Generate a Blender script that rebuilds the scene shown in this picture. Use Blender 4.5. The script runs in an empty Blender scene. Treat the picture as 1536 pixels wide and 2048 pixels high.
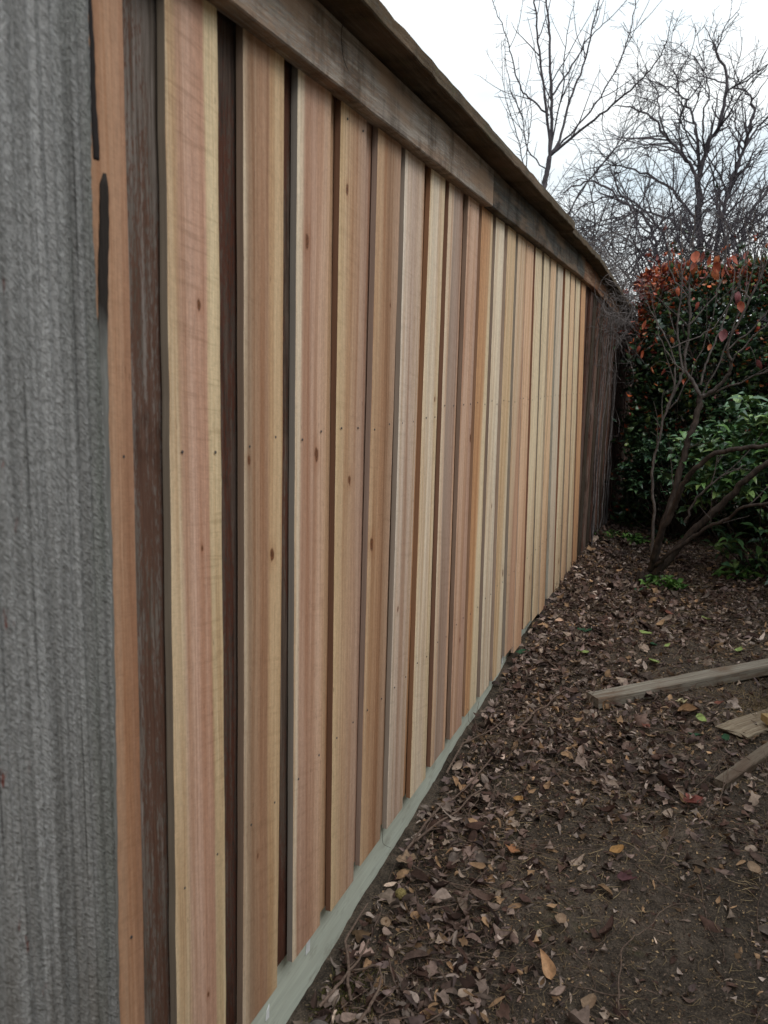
import bpy, math, random
import numpy as np
from mathutils import Vector, Matrix
rad = math.radians
random.seed(7)
rng = np.random.default_rng(11)
S = bpy.context.scene
COL = S.collection

SKY_H, SKY_Z, SUN_E, EXPO = 8.7, 17.0, 1.4, 0.2
# ------------------------------------------------------------------ camera
cam_d = bpy.data.cameras.new('camera')
cam = bpy.data.objects.new('camera', cam_d)
COL.objects.link(cam)
_a = Vector((660, 264, -1650)).normalized()
_u = Vector((248, 9723, 1650)); _u = (_u - _a * _u.dot(_a)).normalized()
_x = _a.cross(_u)
_m = Matrix((_x, _a, _u)).to_4x4()
_m.translation = Vector((.8, 0, 1.53))
cam.matrix_world = _m
cam_d.sensor_fit = 'VERTICAL'
cam_d.sensor_width = 27; cam_d.sensor_height = 36
cam_d.lens = 1650 / 2048 * 36
cam_d.clip_start = .02; cam_d.clip_end = 3000
cam_d.dof.use_dof = True
cam_d.dof.focus_distance = 3.2
cam_d.dof.aperture_fstop = 6.5
S.camera = cam

# ------------------------------------------------------------------ light
SUN_EL, SUN_AZ = rad(48), rad(125)          # azimuth clockwise from +Y
W = bpy.data.worlds.new('World'); S.world = W; W.use_nodes = True
nt = W.node_tree; nt.nodes.clear()
def wn(t, **k):
    n = nt.nodes.new(t)
    for a, b in k.items(): setattr(n, a, b)
    return n
out = wn('ShaderNodeOutputWorld'); bg = wn('ShaderNodeBackground')
sky = wn('ShaderNodeTexSky', sky_type='NISHITA', sun_disc=False, sun_elevation=SUN_EL, sun_rotation=SUN_AZ)
tc = wn('ShaderNodeTexCoord'); sep = wn('ShaderNodeSeparateXYZ')
nt.links.new(tc.outputs['Generated'], sep.inputs[0])
# overcast deck: brighter overhead than at the horizon, soft streaks of thicker cloud
mr = wn('ShaderNodeMapRange'); mr.inputs[1].default_value = 0.0; mr.inputs[2].default_value = 1.0
mr.inputs[3].default_value = SKY_H; mr.inputs[4].default_value = SKY_Z
nt.links.new(sep.outputs[2], mr.inputs[0])
mp = wn('ShaderNodeMapping'); mp.inputs['Scale'].default_value = (1.4, 1.0, 6.0); mp.inputs['Rotation'].default_value = (0, .15, .3)
nt.links.new(tc.outputs['Generated'], mp.inputs[0])
nz = wn('ShaderNodeTexNoise'); nz.inputs['Scale'].default_value = 1.7; nz.inputs['Detail'].default_value = 5; nz.inputs['Roughness'].default_value = .5
nt.links.new(mp.outputs[0], nz.inputs[0])
cr = wn('ShaderNodeValToRGB'); cr.color_ramp.elements[0].position = .36; cr.color_ramp.elements[0].color = (.66, .77, .84, 1)
cr.color_ramp.elements[1].position = .64; cr.color_ramp.elements[1].color = (.98, 1.01, 1.01, 1)
nt.links.new(nz.outputs[0], cr.inputs[0])
mul = wn('ShaderNodeVectorMath', operation='SCALE')
nt.links.new(cr.outputs[0], mul.inputs[0]); nt.links.new(mr.outputs[0], mul.inputs['Scale'])
mix = wn('ShaderNodeMixRGB'); mix.inputs[0].default_value = .93
nt.links.new(sky.outputs[0], mix.inputs[1]); nt.links.new(mul.outputs[0], mix.inputs[2])
nt.links.new(mix.outputs[0], bg.inputs[0]); bg.inputs[1].default_value = .1
nt.links.new(bg.outputs[0], out.inputs[0])

sl = bpy.data.lights.new('sun', 'SUN'); sl.energy = SUN_E; sl.angle = rad(28); sl.color = (1, .965, .92)
sun = bpy.data.objects.new('sun', sl); COL.objects.link(sun)
sd = Vector((math.sin(SUN_AZ) * math.cos(SUN_EL), math.cos(SUN_AZ) * math.cos(SUN_EL), math.sin(SUN_EL)))
sun.rotation_euler = sd.to_track_quat('Z', 'Y').to_euler()
S.view_settings.view_transform = 'Standard'; S.view_settings.look = 'None'
S.view_settings.gamma = 1; S.view_settings.exposure = EXPO
try: S.view_settings.use_curve_mapping = False
except Exception: pass
S.cycles.max_bounces = 6; S.cycles.diffuse_bounces = 4
# ------------------------------------------------------------------ measured layout, metres
PICKETS = [(0.852,0.863,1.002,1.013),(1.087,1.112,1.25,1.252),(1.317,1.333,1.464,1.479),(1.535,1.536,1.68,1.687),(1.743,1.738,1.888,1.881),(1.94,1.947,2.09,2.106),(2.144,2.141,2.28,2.296),(2.347,2.355,2.5,2.489),(2.551,2.534,2.714,2.678),(2.786,2.741,2.938,2.875),(2.983,2.914,3.154,3.065),(3.213,3.116,3.362,3.248),(3.427,3.305,3.584,3.443),(3.646,3.498,3.821,3.652),(3.844,3.672,4.011,3.819),(4.061,3.863,4.232,4.014),(4.287,4.062,4.431,4.189),(4.491,4.241,4.647,4.379),(4.729,4.451,4.9,4.602),(4.972,4.665,5.141,4.813),(5.199,4.865,5.361,5.007),(5.424,5.063,5.599,5.217),(5.668,5.277,5.857,5.444)]
TREE_A = [([(-1.399,11.0,3.31),(-1.417,11.0,3.861),(-1.402,11.0,4.041),(-1.365,11.0,4.266)],0.055,0.045),([(-1.365,11.0,4.266),(-1.4,10.94,4.621),(-1.461,10.88,5.017),(-1.537,10.82,5.464),(-1.586,10.76,5.898),(-1.646,10.7,6.324),(-1.699,10.64,7.061)],0.03,0.008),([(-1.365,11.0,4.266),(-1.38,11.04,4.823),(-1.441,11.08,5.31),(-1.482,11.12,5.792),(-1.555,11.16,6.161),(-1.615,11.2,6.642),(-1.729,11.24,7.633)],0.035,0.008),([(-1.365,11.0,4.266),(-1.269,11.1,4.475),(-1.19,11.2,4.971),(-1.075,11.3,5.373),(-0.995,11.4,5.836),(-0.922,11.5,6.386),(-0.85,11.6,7.384)],0.028,0.007),([(-1.353,11.0,4.277),(-1.047,10.88,4.462),(-0.743,10.76,4.634),(-0.4,10.64,4.847),(-0.18,10.52,5.004),(-0.027,10.4,5.21),(0.044,10.28,5.516)],0.026,0.005),([(-1.412,11.0,4.756),(-1.622,10.9,4.921),(-1.748,10.8,5.077),(-1.855,10.7,5.4),(-1.903,10.6,5.597),(-2.043,10.5,5.911),(-2.109,10.4,6.154)],0.018,0.004),([(-1.37,11.0,4.987),(-1.176,11.15,5.364),(-1.034,11.3,5.689),(-0.825,11.45,5.951),(-0.502,11.6,6.313)],0.018,0.004),([(-1.329,11.0,4.306),(-0.97,11.08,4.712),(-0.717,11.16,5.119),(-0.537,11.24,5.584),(-0.48,11.32,6.087),(-0.466,11.4,6.453)],0.02,0.005),([(-1.393,11.0,4.1),(-1.672,11.1,4.383),(-1.788,11.2,4.812),(-1.982,11.3,5.192),(-2.109,11.4,5.662),(-2.158,11.5,5.915)],0.014,0.004),([(-1.656,11.0,3.995),(-1.753,11.0,4.365),(-1.892,11.0,4.795),(-1.999,11.0,5.103),(-2.067,11.0,5.699)],0.012,0.004),([(-1.656,11.0,3.995),(-1.666,11.0,4.419),(-1.631,11.0,4.715),(-1.667,11.0,5.131)],0.012,0.004),([(-1.345,11.0,4.455),(-1.236,10.9,5.002),(-1.218,10.8,5.479),(-1.112,10.7,5.926)],0.016,0.004)]
TREE_B = [([(0.557,14.0,1.986),(0.509,14.0,2.744),(0.417,14.0,3.491),(0.354,14.0,4.081),(0.346,14.0,4.516),(0.395,14.0,4.942),(0.555,14.0,5.354),(0.61,14.0,5.835),(0.449,14.0,6.264),(0.379,14.0,6.443)],0.085,0.02),([(0.413,14.0,3.712),(0.279,13.92,4.567),(0.081,13.84,4.84),(-0.219,13.76,5.168),(-0.402,13.68,5.386),(-0.716,13.6,5.523),(-0.934,13.52,5.547)],0.05,0.012),([(0.368,14.0,4.08),(0.304,14.08,4.752),(0.222,14.16,5.281),(0.108,14.24,5.599),(-0.139,14.32,5.932),(-0.529,14.4,6.124)],0.045,0.012),([(0.674,14.0,2.743),(0.662,13.9,3.47),(0.74,13.8,4.169),(0.93,13.7,4.902),(0.985,13.6,5.345),(0.862,13.5,5.579),(0.662,13.4,5.594)],0.06,0.014),([(0.889,14.0,2.741),(1.038,14.1,3.852),(1.215,14.2,4.222),(1.461,14.3,4.587),(1.786,14.4,4.802)],0.05,0.02),([(0.739,14.0,4.207),(0.855,14.1,4.722),(1.054,14.2,5.228),(1.277,14.3,5.447),(1.574,14.4,5.59)],0.035,0.012),([(0.395,14.0,4.942),(0.307,13.9,5.417),(0.385,13.8,5.727),(0.222,13.7,6.052),(0.112,13.6,6.165)],0.025,0.008),([(0.61,14.0,5.835),(0.367,13.9,5.931),(0.194,13.8,5.951),(0.089,13.7,5.998)],0.018,0.006),([(0.077,14.0,2.442),(-0.151,13.9,3.344),(-0.359,13.8,3.929),(-0.742,13.7,4.222),(-1.161,13.6,4.502),(-1.445,13.5,4.424),(-1.651,13.4,4.319)],0.045,0.012),([(0.066,14.0,3.051),(-0.098,14.1,3.67),(-0.483,14.2,4.192),(-0.97,14.3,4.409),(-1.413,14.4,4.31),(-1.66,14.5,4.101)],0.035,0.01),([(0.401,14.0,3.86),(-0.046,14.1,4.412),(-0.56,14.2,4.722),(-1.081,14.3,4.889),(-1.527,14.4,4.823)],0.035,0.01),([(0.396,14.0,3.492),(-0.032,13.85,3.925),(-0.543,13.7,4.03),(-1.038,13.55,3.877),(-1.383,13.4,3.681)],0.03,0.01),([(0.073,14.0,4.878),(-0.129,14.1,5.002),(-0.512,14.2,5.09),(-0.863,14.3,5.101),(-1.182,14.4,5.033)],0.022,0.007),([(0.659,14.0,3.337),(0.897,14.1,3.857),(1.236,14.2,4.005),(1.592,14.3,3.936)],0.03,0.01),([(0.613,14.0,3.042),(0.859,14.1,3.493),(1.367,14.2,3.783),(1.667,14.3,3.86)],0.03,0.01),([(-1.655,14.0,4.016),(-1.379,14.05,4.548),(-0.812,14.1,5.182),(-0.26,14.15,5.713),(-0.067,14.2,5.996)],0.02,0.005),([(-1.731,14.0,3.941),(-1.305,14.05,4.62),(-0.75,14.1,5.376),(-0.477,14.15,5.659),(-0.206,14.2,6.471)],0.016,0.004),([(-0.237,14.0,5.231),(-0.347,14.1,5.742),(-0.432,14.2,5.995),(-0.601,14.3,6.187)],0.02,0.006),([(0.933,14.0,4.975),(0.77,14.1,5.294),(0.773,14.2,5.672),(0.915,14.3,6.038)],0.02,0.006)]
SHRUB_TREE = [([(0.498,5.55,0.182),(0.518,5.55,0.259),(0.537,5.55,0.301)],0.062,0.05),([(0.52,5.55,0.226),(0.567,5.5,0.309),(0.696,5.45,0.507),(0.798,5.4,0.646),(0.934,5.35,0.817),(1.019,5.3,0.945),(1.154,5.25,1.083),(1.283,5.2,1.18)],0.04,0.02),([(0.518,5.55,0.259),(0.533,5.47,0.378),(0.57,5.39,0.55),(0.64,5.31,0.756),(0.69,5.23,0.929),(0.803,5.15,1.081),(0.946,5.07,1.145),(1.128,4.99,1.187),(1.301,4.91,1.229)],0.03,0.014),([(0.52,5.6,0.265),(0.569,5.63,0.551),(0.618,5.66,0.783),(0.657,5.69,1.012),(0.688,5.72,1.178),(0.717,5.75,1.304),(0.727,5.78,1.426)],0.03,0.026),([(0.728,5.8,1.416),(0.67,5.8,1.52),(0.617,5.8,1.606),(0.62,5.8,1.876),(0.603,5.8,2.158),(0.602,5.8,2.344),(0.597,5.8,2.587)],0.019,0.005),([(0.728,5.8,1.416),(0.811,5.75,1.473),(0.877,5.7,1.557),(0.891,5.65,1.652),(0.859,5.6,1.745),(0.961,5.55,2.009),(1.044,5.5,2.261)],0.019,0.006),([(0.728,5.8,1.416),(0.925,5.7,1.508),(1.125,5.6,1.605),(1.259,5.5,1.688)],0.009,0.005),([(0.519,5.5,0.37),(0.513,5.52,0.682),(0.48,5.54,0.924),(0.495,5.56,1.078),(0.535,5.58,1.331),(0.571,5.6,1.511),(0.527,5.62,1.723),(0.417,5.64,1.91),(0.346,5.66,2.023)],0.014,0.004),([(0.534,5.6,1.33),(0.603,5.63,1.556),(0.602,5.66,1.619),(0.558,5.69,1.823),(0.561,5.72,2.064),(0.543,5.75,2.314),(0.511,5.78,2.557)],0.012,0.004),([(0.546,5.5,0.34),(0.602,5.4,0.406),(0.794,5.3,0.609),(0.94,5.2,0.725),(1.024,5.1,0.818),(1.196,5.0,0.872)],0.018,0.01),([(0.707,5.4,0.65),(0.746,5.35,0.793),(0.872,5.3,0.946),(1.011,5.25,1.044)],0.011,0.005),([(0.721,5.8,1.496),(0.737,5.85,1.625),(0.809,5.9,1.851),(0.859,5.95,2.045),(0.861,6.0,2.302)],0.01,0.004),([(0.613,5.8,2.034),(0.473,5.85,2.229),(0.44,5.9,2.425),(0.39,5.95,2.624)],0.007,0.003),([(0.623,5.7,1.87),(0.761,5.75,2.059),(0.803,5.8,2.247),(0.785,5.85,2.528)],0.007,0.003),([(0.89,5.6,1.651),(0.984,5.6,1.776),(1.097,5.6,1.895),(1.208,5.6,2.012)],0.007,0.003),([(0.861,5.5,1.711),(1.0,5.5,1.86),(1.084,5.5,1.975),(1.19,5.5,2.117)],0.007,0.003),([(0.607,5.6,1.587),(0.496,5.6,1.709),(0.427,5.6,1.895),(0.372,5.6,2.14)],0.006,0.002),([(0.528,5.6,1.722),(0.695,5.63,1.805),(0.803,5.66,1.899),(0.897,5.69,2.142)],0.006,0.003),([(0.956,5.4,1.996),(0.892,5.4,2.111),(0.925,5.4,2.335),(0.937,5.4,2.5)],0.006,0.003),([(0.727,5.9,1.414),(0.825,5.9,1.66),(0.959,5.9,2.164),(1.01,5.9,2.557)],0.008,0.003),([(0.53,5.7,1.327),(0.604,5.7,1.429),(0.747,5.7,1.871),(0.782,5.7,2.145)],0.006,0.003)]
ST_LEAVES = [((0.632,5.6,2.291),1.5),((0.652,5.6,2.255),1.5),((0.625,5.6,2.226),1.2),((0.688,5.6,2.299),1.2),((0.727,5.6,2.277),1.2),((0.745,5.6,2.238),1.4),((0.771,5.6,2.267),1.3),((0.801,5.6,2.252),1.4),((0.82,5.6,2.222),1.6),((0.833,5.6,2.265),1.2),((0.732,5.6,2.194),1.3),((0.79,5.6,2.208),1.3),((0.902,5.6,2.058),1.3),((0.91,5.6,1.999),1.2),((0.835,5.6,1.829),1.4),((0.682,5.6,1.998),1.1),((0.376,5.6,1.888),1.2),((0.423,5.6,1.783),0.8),((0.526,5.6,1.784),0.7),((0.333,5.6,1.732),0.7),((0.372,5.6,1.701),0.9),((0.664,5.6,1.656),0.6),((0.413,5.6,1.595),0.8),((0.511,5.6,1.591),0.9),((1.029,5.6,1.651),1.2),((0.612,5.6,1.525),0.6),((0.761,5.6,1.744),0.7),((0.928,5.6,2.292),1.1),((0.534,5.6,2.09),0.9)]
TWIGS = [[(0.029,1.627,0.019),(0.045,1.71,0.025),(0.056,1.796,0.031),(0.065,1.877,0.036)],[(0.097,1.67,0.022),(0.058,1.742,0.027),(-0.005,1.85,0.035),(-0.023,1.926,0.04),(-0.032,1.988,0.044)],[(0.006,2.224,0.061),(0.018,2.353,0.07),(0.045,2.533,0.082),(0.101,2.714,0.091),(0.126,2.942,0.102)],[(0.027,2.328,0.068),(0.081,2.422,0.075),(0.125,2.566,0.083),(0.164,2.686,0.089)],[(-0.044,2.75,0.093),(-0.046,2.85,0.097),(0.006,2.978,0.104),(0.078,3.052,0.108),(0.15,3.223,0.116)],[(0.18,3.094,0.11),(0.218,3.301,0.12),(0.251,3.464,0.131),(0.286,3.641,0.143)],[(0.716,1.85,0.034),(0.708,1.945,0.041),(0.709,2.054,0.049),(0.752,2.148,0.055),(0.797,2.26,0.063),(0.862,2.318,0.067)],[(0.771,2.473,0.078),(0.786,2.588,0.084),(0.802,2.744,0.092)],[(0.88,2.745,0.092),(0.942,2.899,0.1),(0.959,3.01,0.106),(0.968,3.125,0.111),(0.924,3.353,0.124)],[(0.181,3.839,0.156),(0.111,3.947,0.161),(0.119,4.105,0.165),(0.201,4.308,0.171)],[(0.728,4.109,0.166),(0.779,4.319,0.171),(0.819,4.433,0.174),(0.921,4.382,0.173)],[(0.651,3.775,0.152),(0.675,3.685,0.146),(0.744,3.558,0.137)],[(0.702,2.42,0.074),(0.778,2.353,0.07),(0.862,2.318,0.067),(0.915,2.274,0.064)],[(0.132,1.576,0.015),(0.149,1.658,0.021),(0.148,1.724,0.026),(0.12,1.766,0.029),(0.055,1.749,0.027)],[(0.968,4.326,0.171),(1.006,4.541,0.177),(1.095,4.664,0.18)],[(0.336,3.114,0.111),(0.445,3.031,0.107),(0.54,2.875,0.099)],[(0.642,8.604,0.254),(0.645,6.312,0.217),(0.771,5.494,0.202)]]
RLEAVES = [((0.877,2.906,0.1),0.062,'red','lobed'),((0.653,2.505,0.08),0.055,'ochre','oval'),((0.663,2.368,0.071),0.05,'maroon','lobed'),((0.338,2.328,0.068),0.04,'orange','lobed'),((0.291,2.667,0.088),0.035,'ochre','round'),((0.601,4.419,0.174),0.06,'lime','oval'),((0.621,4.04,0.164),0.07,'lime','oval'),((0.341,4.048,0.164),0.07,'lime','oval'),((0.703,4.285,0.17),0.04,'lime','oval'),((0.613,4.253,0.169),0.035,'green','round'),((1.027,4.367,0.172),0.06,'lime','oval'),((0.856,3.506,0.134),0.06,'lime','oval'),((0.238,4.325,0.171),0.05,'green','oval'),((0.302,4.371,0.172),0.06,'green','oval'),((0.873,3.341,0.123),0.05,'green','oval'),((0.961,3.368,0.125),0.05,'green','oval'),((0.056,3.922,0.161),0.06,'green','oval'),((0.793,3.607,0.14),0.05,'cream','lobed'),((0.649,3.341,0.123),0.055,'rust','oval'),((0.058,2.231,0.061),0.055,'tan','lobed'),((0.311,3.925,0.161),0.05,'tan','lobed'),((0.123,6.415,0.218),0.05,'tan','round'),((0.894,4.913,0.187),0.06,'lime','oval'),((0.46,5.173,0.194),0.06,'green','oval'),((0.652,4.883,0.186),0.06,'rust','oval'),((0.923,3.669,0.145),0.04,'rust','oval'),((0.528,2.122,0.054),0.05,'tan','oval'),((0.068,1.962,0.042),0.045,'tan','oval'),((1.026,2.555,0.083),0.06,'tan','oval'),((0.652,1.873,0.036),0.06,'tan','oval')]
SPRIGS = [(0.097,6.762,0.223),(0.306,6.743,0.223),(1.076,5.897,0.211),(1.146,6.152,0.215),(0.608,5.419,0.2),(0.193,7.305,0.231)]
CHIPS = [(-0.101,1.772,0.029),(-0.086,2.085,0.051)]
# ------------------------------------------------------------------ node helpers
class N:
    def __init__(s, name, rough=.8, spec=.25):
        s.m = bpy.data.materials.new(name); s.m.use_nodes = True
        s.t = s.m.node_tree; s.b = s.t.nodes['Principled BSDF']
        s.b.inputs['Roughness'].default_value = rough
        s.b.inputs['Specular IOR Level'].default_value = spec
        s.tc = s.new('ShaderNodeTexCoord')
    def new(s, t, **k):
        n = s.t.nodes.new(t)
        for a, b in k.items(): setattr(n, a, b)
        return n
    def put(s, sock, v):
        if isinstance(v, bpy.types.NodeSocket): s.t.links.new(v, sock)
        else:
            if isinstance(v, (tuple, list)) and len(v) == 3 and len(sock.default_value) == 4: v = (*v, 1)
            sock.default_value = v
    def mapv(s, scale=(1, 1, 1), loc=(0, 0, 0), rot=(0, 0, 0), src=None):
        n = s.new('ShaderNodeMapping'); s.put(n.inputs[0], src or s.tc.outputs['Object'])
        n.inputs['Scale'].default_value = scale; n.inputs['Location'].default_value = loc; n.inputs['Rotation'].default_value = rot
        return n.outputs[0]
    def mapr(s, rot, scale, loc=(0, 0, 0)):          # turn first, then stretch
        return s.mapv(scale, loc, src=s.mapv(rot=rot))
    def noise(s, vec, scale=1, detail=3, rough=.55, dist=0):
        n = s.new('ShaderNodeTexNoise'); s.put(n.inputs[0], vec)
        n.inputs['Scale'].default_value = scale; n.inputs['Detail'].default_value = detail
        n.inputs['Roughness'].default_value = rough; n.inputs['Distortion'].default_value = dist
        return n.outputs[0]
    def vor(s, vec, scale=1, feature='F1'):
        n = s.new('ShaderNodeTexVoronoi', feature=feature); s.put(n.inputs[0], vec); n.inputs['Scale'].default_value = scale
        return n
    def ramp(s, v, stops, interp='LINEAR'):
        n = s.new('ShaderNodeValToRGB'); s.put(n.inputs[0], v); r = n.color_ramp; r.interpolation = interp
        while len(r.elements) < len(stops): r.elements.new(.5)
        for e, (p, c) in zip(r.elements, stops):
            e.position = p; e.color = (c, c, c, 1) if isinstance(c, (int, float)) else (*c, 1)
        return n.outputs[0]
    def math(s, op, a, b=0.0, c=0.0, clamp=False):
        n = s.new('ShaderNodeMath', operation=op, use_clamp=clamp)
        s.put(n.inputs[0], a); s.put(n.inputs[1], b); s.put(n.inputs[2], c)
        return n.outputs[0]
    def mix(s, f, a, b, mode='MIX'):
        n = s.new('ShaderNodeMixRGB', blend_type=mode); s.put(n.inputs[0], f); s.put(n.inputs[1], a); s.put(n.inputs[2], b)
        return n.outputs[0]
    def rng(s, v, a, b, c, d):
        n = s.new('ShaderNodeMapRange'); s.put(n.inputs[0], v)
        for i, q in enumerate((a, b, c, d)): n.inputs[i + 1].default_value = q
        return n.outputs[0]
    def sepx(s, v):
        n = s.new('ShaderNodeSeparateXYZ'); s.put(n.inputs[0], v); return n.outputs
    def comb(s, x, y, z):
        n = s.new('ShaderNodeCombineXYZ'); s.put(n.inputs[0], x); s.put(n.inputs[1], y); s.put(n.inputs[2], z); return n.outputs[0]
    def bump(s, h, strength=.4, dist=.002, prev=None):
        n = s.new('ShaderNodeBump'); s.put(n.inputs['Height'], h); n.inputs['Strength'].default_value = strength; n.inputs['Distance'].default_value = dist
        if prev: s.put(n.inputs['Normal'], prev)
        return n.outputs[0]
    def done(s, col, nrm=None, rough=None):
        s.put(s.b.inputs['Base Color'], col)
        if nrm: s.put(s.b.inputs['Normal'], nrm)
        if rough is not None: s.put(s.b.inputs['Roughness'], rough)
        return s.m

def srgb(r, g, b, k=1.0):
    f = lambda c: (c / 12.92 if c <= .04045 else ((c + .055) / 1.055) ** 2.4)
    return tuple(min(.92, f(q / 255) * k) for q in (r, g, b))

def wtone(c, k):
    l = srgb(*c, k); m = .3 * l[0] + .6 * l[1] + .1 * l[2]
    t = (m * 1.25, m * .965, m * .65)                   # pull every board a little toward the common tan
    return tuple(min(.9, q * .79 + w_ * .21) for q, w_ in zip(l, t))

def new_wood(name, stops, width, seed, knots=(), k=1.25, marks=1.0):
    """planed / sawn cedar; stops: colour across the board, knots: (y, z, r) in board metres"""
    n = N(name, .72, .22)
    sx = n.sepx(n.tc.outputs['Object']); y, z = sx[1], sx[2]
    off = (seed * 3.17 % 17, seed * 1.31 % 11, seed * 2.77 % 13)
    warp = n.noise(n.mapv((3, 5, .9), off), 1, 2, .5); warp2 = n.noise(n.mapv((30, 160, 5), off), 1, 3, .6)
    wy = n.math('ADD', y, n.math('ADD', n.math('MULTIPLY', n.math('SUBTRACT', warp, .5), .028), n.math('MULTIPLY', n.math('SUBTRACT', warp2, .5), .006)))
    # grain swings round every knot
    kn = None
    for (ky, kz, r) in knots:
        dy = n.math('SUBTRACT', wy, ky); dz = n.math('MULTIPLY', n.math('SUBTRACT', z, kz), .55)
        d = n.math('SQRT', n.math('ADD', n.math('MULTIPLY', dy, dy), n.math('MULTIPLY', dz, dz)))
        e = n.math('ADD', n.math('DIVIDE', d, r), n.math('MULTIPLY', n.math('SUBTRACT', n.noise(n.mapv((90, 90, 45), (kz, ky, 0)), 1, 2), .5), 1.1))
        kn = e if kn is None else n.math('MINIMUM', kn, e)
    u = n.rng(wy, -width / 2, width / 2, 0, 1)
    st = [(p, wtone(c, k)) for p, c in stops]
    base = n.ramp(u, st)
    v1 = n.comb(sx[0], n.math('MULTIPLY', wy, 1.0), z)
    streak = n.noise(n.mapv((60, 130, 1.6), off, src=v1), 1, 4, .6)
    base = n.mix(n.rng(streak, .38, .66, 0, .42 * marks), base, n.mix(1, base, (.66, .50, .40), 'MULTIPLY'))
    lines = n.noise(n.mapv((70, 380, .8), (off[2], off[1], 1), src=v1), 1, 3, .55)
    base = n.mix(n.rng(lines, .54, .62, 0, .5), base, n.mix(1, base, (.74, .62, .53), 'MULTIPLY'))
    wide = n.noise(n.mapv((16, 42, .8), (off[1], off[0], 3), src=v1), 1, 2, .5)
    base = n.mix(n.rng(wide, .48, .66, 0, .62 * marks), base, n.mix(1, base, (.70, .54, .42), 'MULTIPLY'))
    grey = n.noise(n.mapv((9, 22, .55), (off[2], 4, off[0])), 1, 3, .55)
    base = n.mix(n.rng(grey, .52, .72, 0, .55 * marks), base, n.mix(1, base, (.70, .70, .71), 'MULTIPLY'))
    fib = n.noise(n.mapv((300, 900, 22), off), 1, 3, .6)
    saw = n.noise(n.mapr((rad(12), 0, 0), (60, 90, 420), off), 1, 2, .5)
    mot = n.noise(n.mapv((90, 170, 60), off), 1, 4, .7)
    lum = n.math('ADD', n.math('ADD', n.rng(fib, .3, .7, .84, 1.10), n.rng(saw, .35, .7, .04, -.08)), n.rng(mot, .3, .7, -.10, .09))
    base = n.mix(1, base, n.comb(lum, lum, lum), 'MULTIPLY')
    # rough-sawn band marks across the board
    band = n.noise(n.mapr((rad(7 + seed % 9), 0, 0), (3, 6, 75), (off[1], 0, off[2])), 1, 2, .7)
    pat = n.noise(n.mapv((2, 4, 1.5), off), 1, 1)
    base = n.mix(n.math('MULTIPLY', n.rng(band, .54, .66, 0, .42 if seed == 10 else .2), n.rng(pat, .44, .58, 0, 1)), base, n.mix(1, base, (.62, .58, .52), 'MULTIPLY'))
    # pin specks
    vo = n.vor(n.mapv((30, 55, 9), off)).outputs[0]
    base = n.mix(n.rng(vo, .035, .075, .55 * marks, 0), base, srgb(92, 62, 44))
    if kn is not None:
        halo = n.rng(kn, 1.0, 3.0, .38, 0)
        base = n.mix(halo, base, n.mix(1, base, (.72, .56, .46), 'MULTIPLY'))
        ring = n.math('ADD', kn, n.math('MULTIPLY', n.noise(n.mapv((150, 150, 60), off), 1, 2), .5))
        core = n.rng(ring, .9, 1.35, 1, 0)
        kc = n.ramp(n.math('FRACT', n.math('MULTIPLY', ring, 2.1)), [(0, srgb(70, 42, 28)), (.5, srgb(132, 84, 54)), (1, srgb(80, 50, 34))])
        base = n.mix(core, base, kc)
    h = n.math('ADD', fib, n.math('MULTIPLY', saw, .7))
    h = n.math('ADD', h, n.math('MULTIPLY', streak, 1.2))
    return n.done(base, n.bump(h, .55, .0012))

def etone(c, k):
    l = srgb(*c, k); m = .3 * l[0] + .6 * l[1] + .1 * l[2]
    return tuple(q * .7 + m * .3 for q in l)

def edge_wood(name, c, seed, k=1.12):
    n = N(name, .8, .15); off = (seed * 2.1 % 9, seed * 1.7 % 7, seed)
    a = n.noise(n.mapv((220, 220, 2.2), off), 1, 4, .6)
    b = n.noise(n.mapv((20, 20, 1.1), off), 1, 2)
    base = n.mix(n.rng(a, .35, .68, 0, .55), etone(c, k), etone([q * .8 for q in c], k))
    base = n.mix(n.rng(b, .45, .7, 0, .5), base, n.mix(1, base, (.75, .66, .6), 'MULTIPLY'))
    return n.done(base, n.bump(a, .5, .001))

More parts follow.
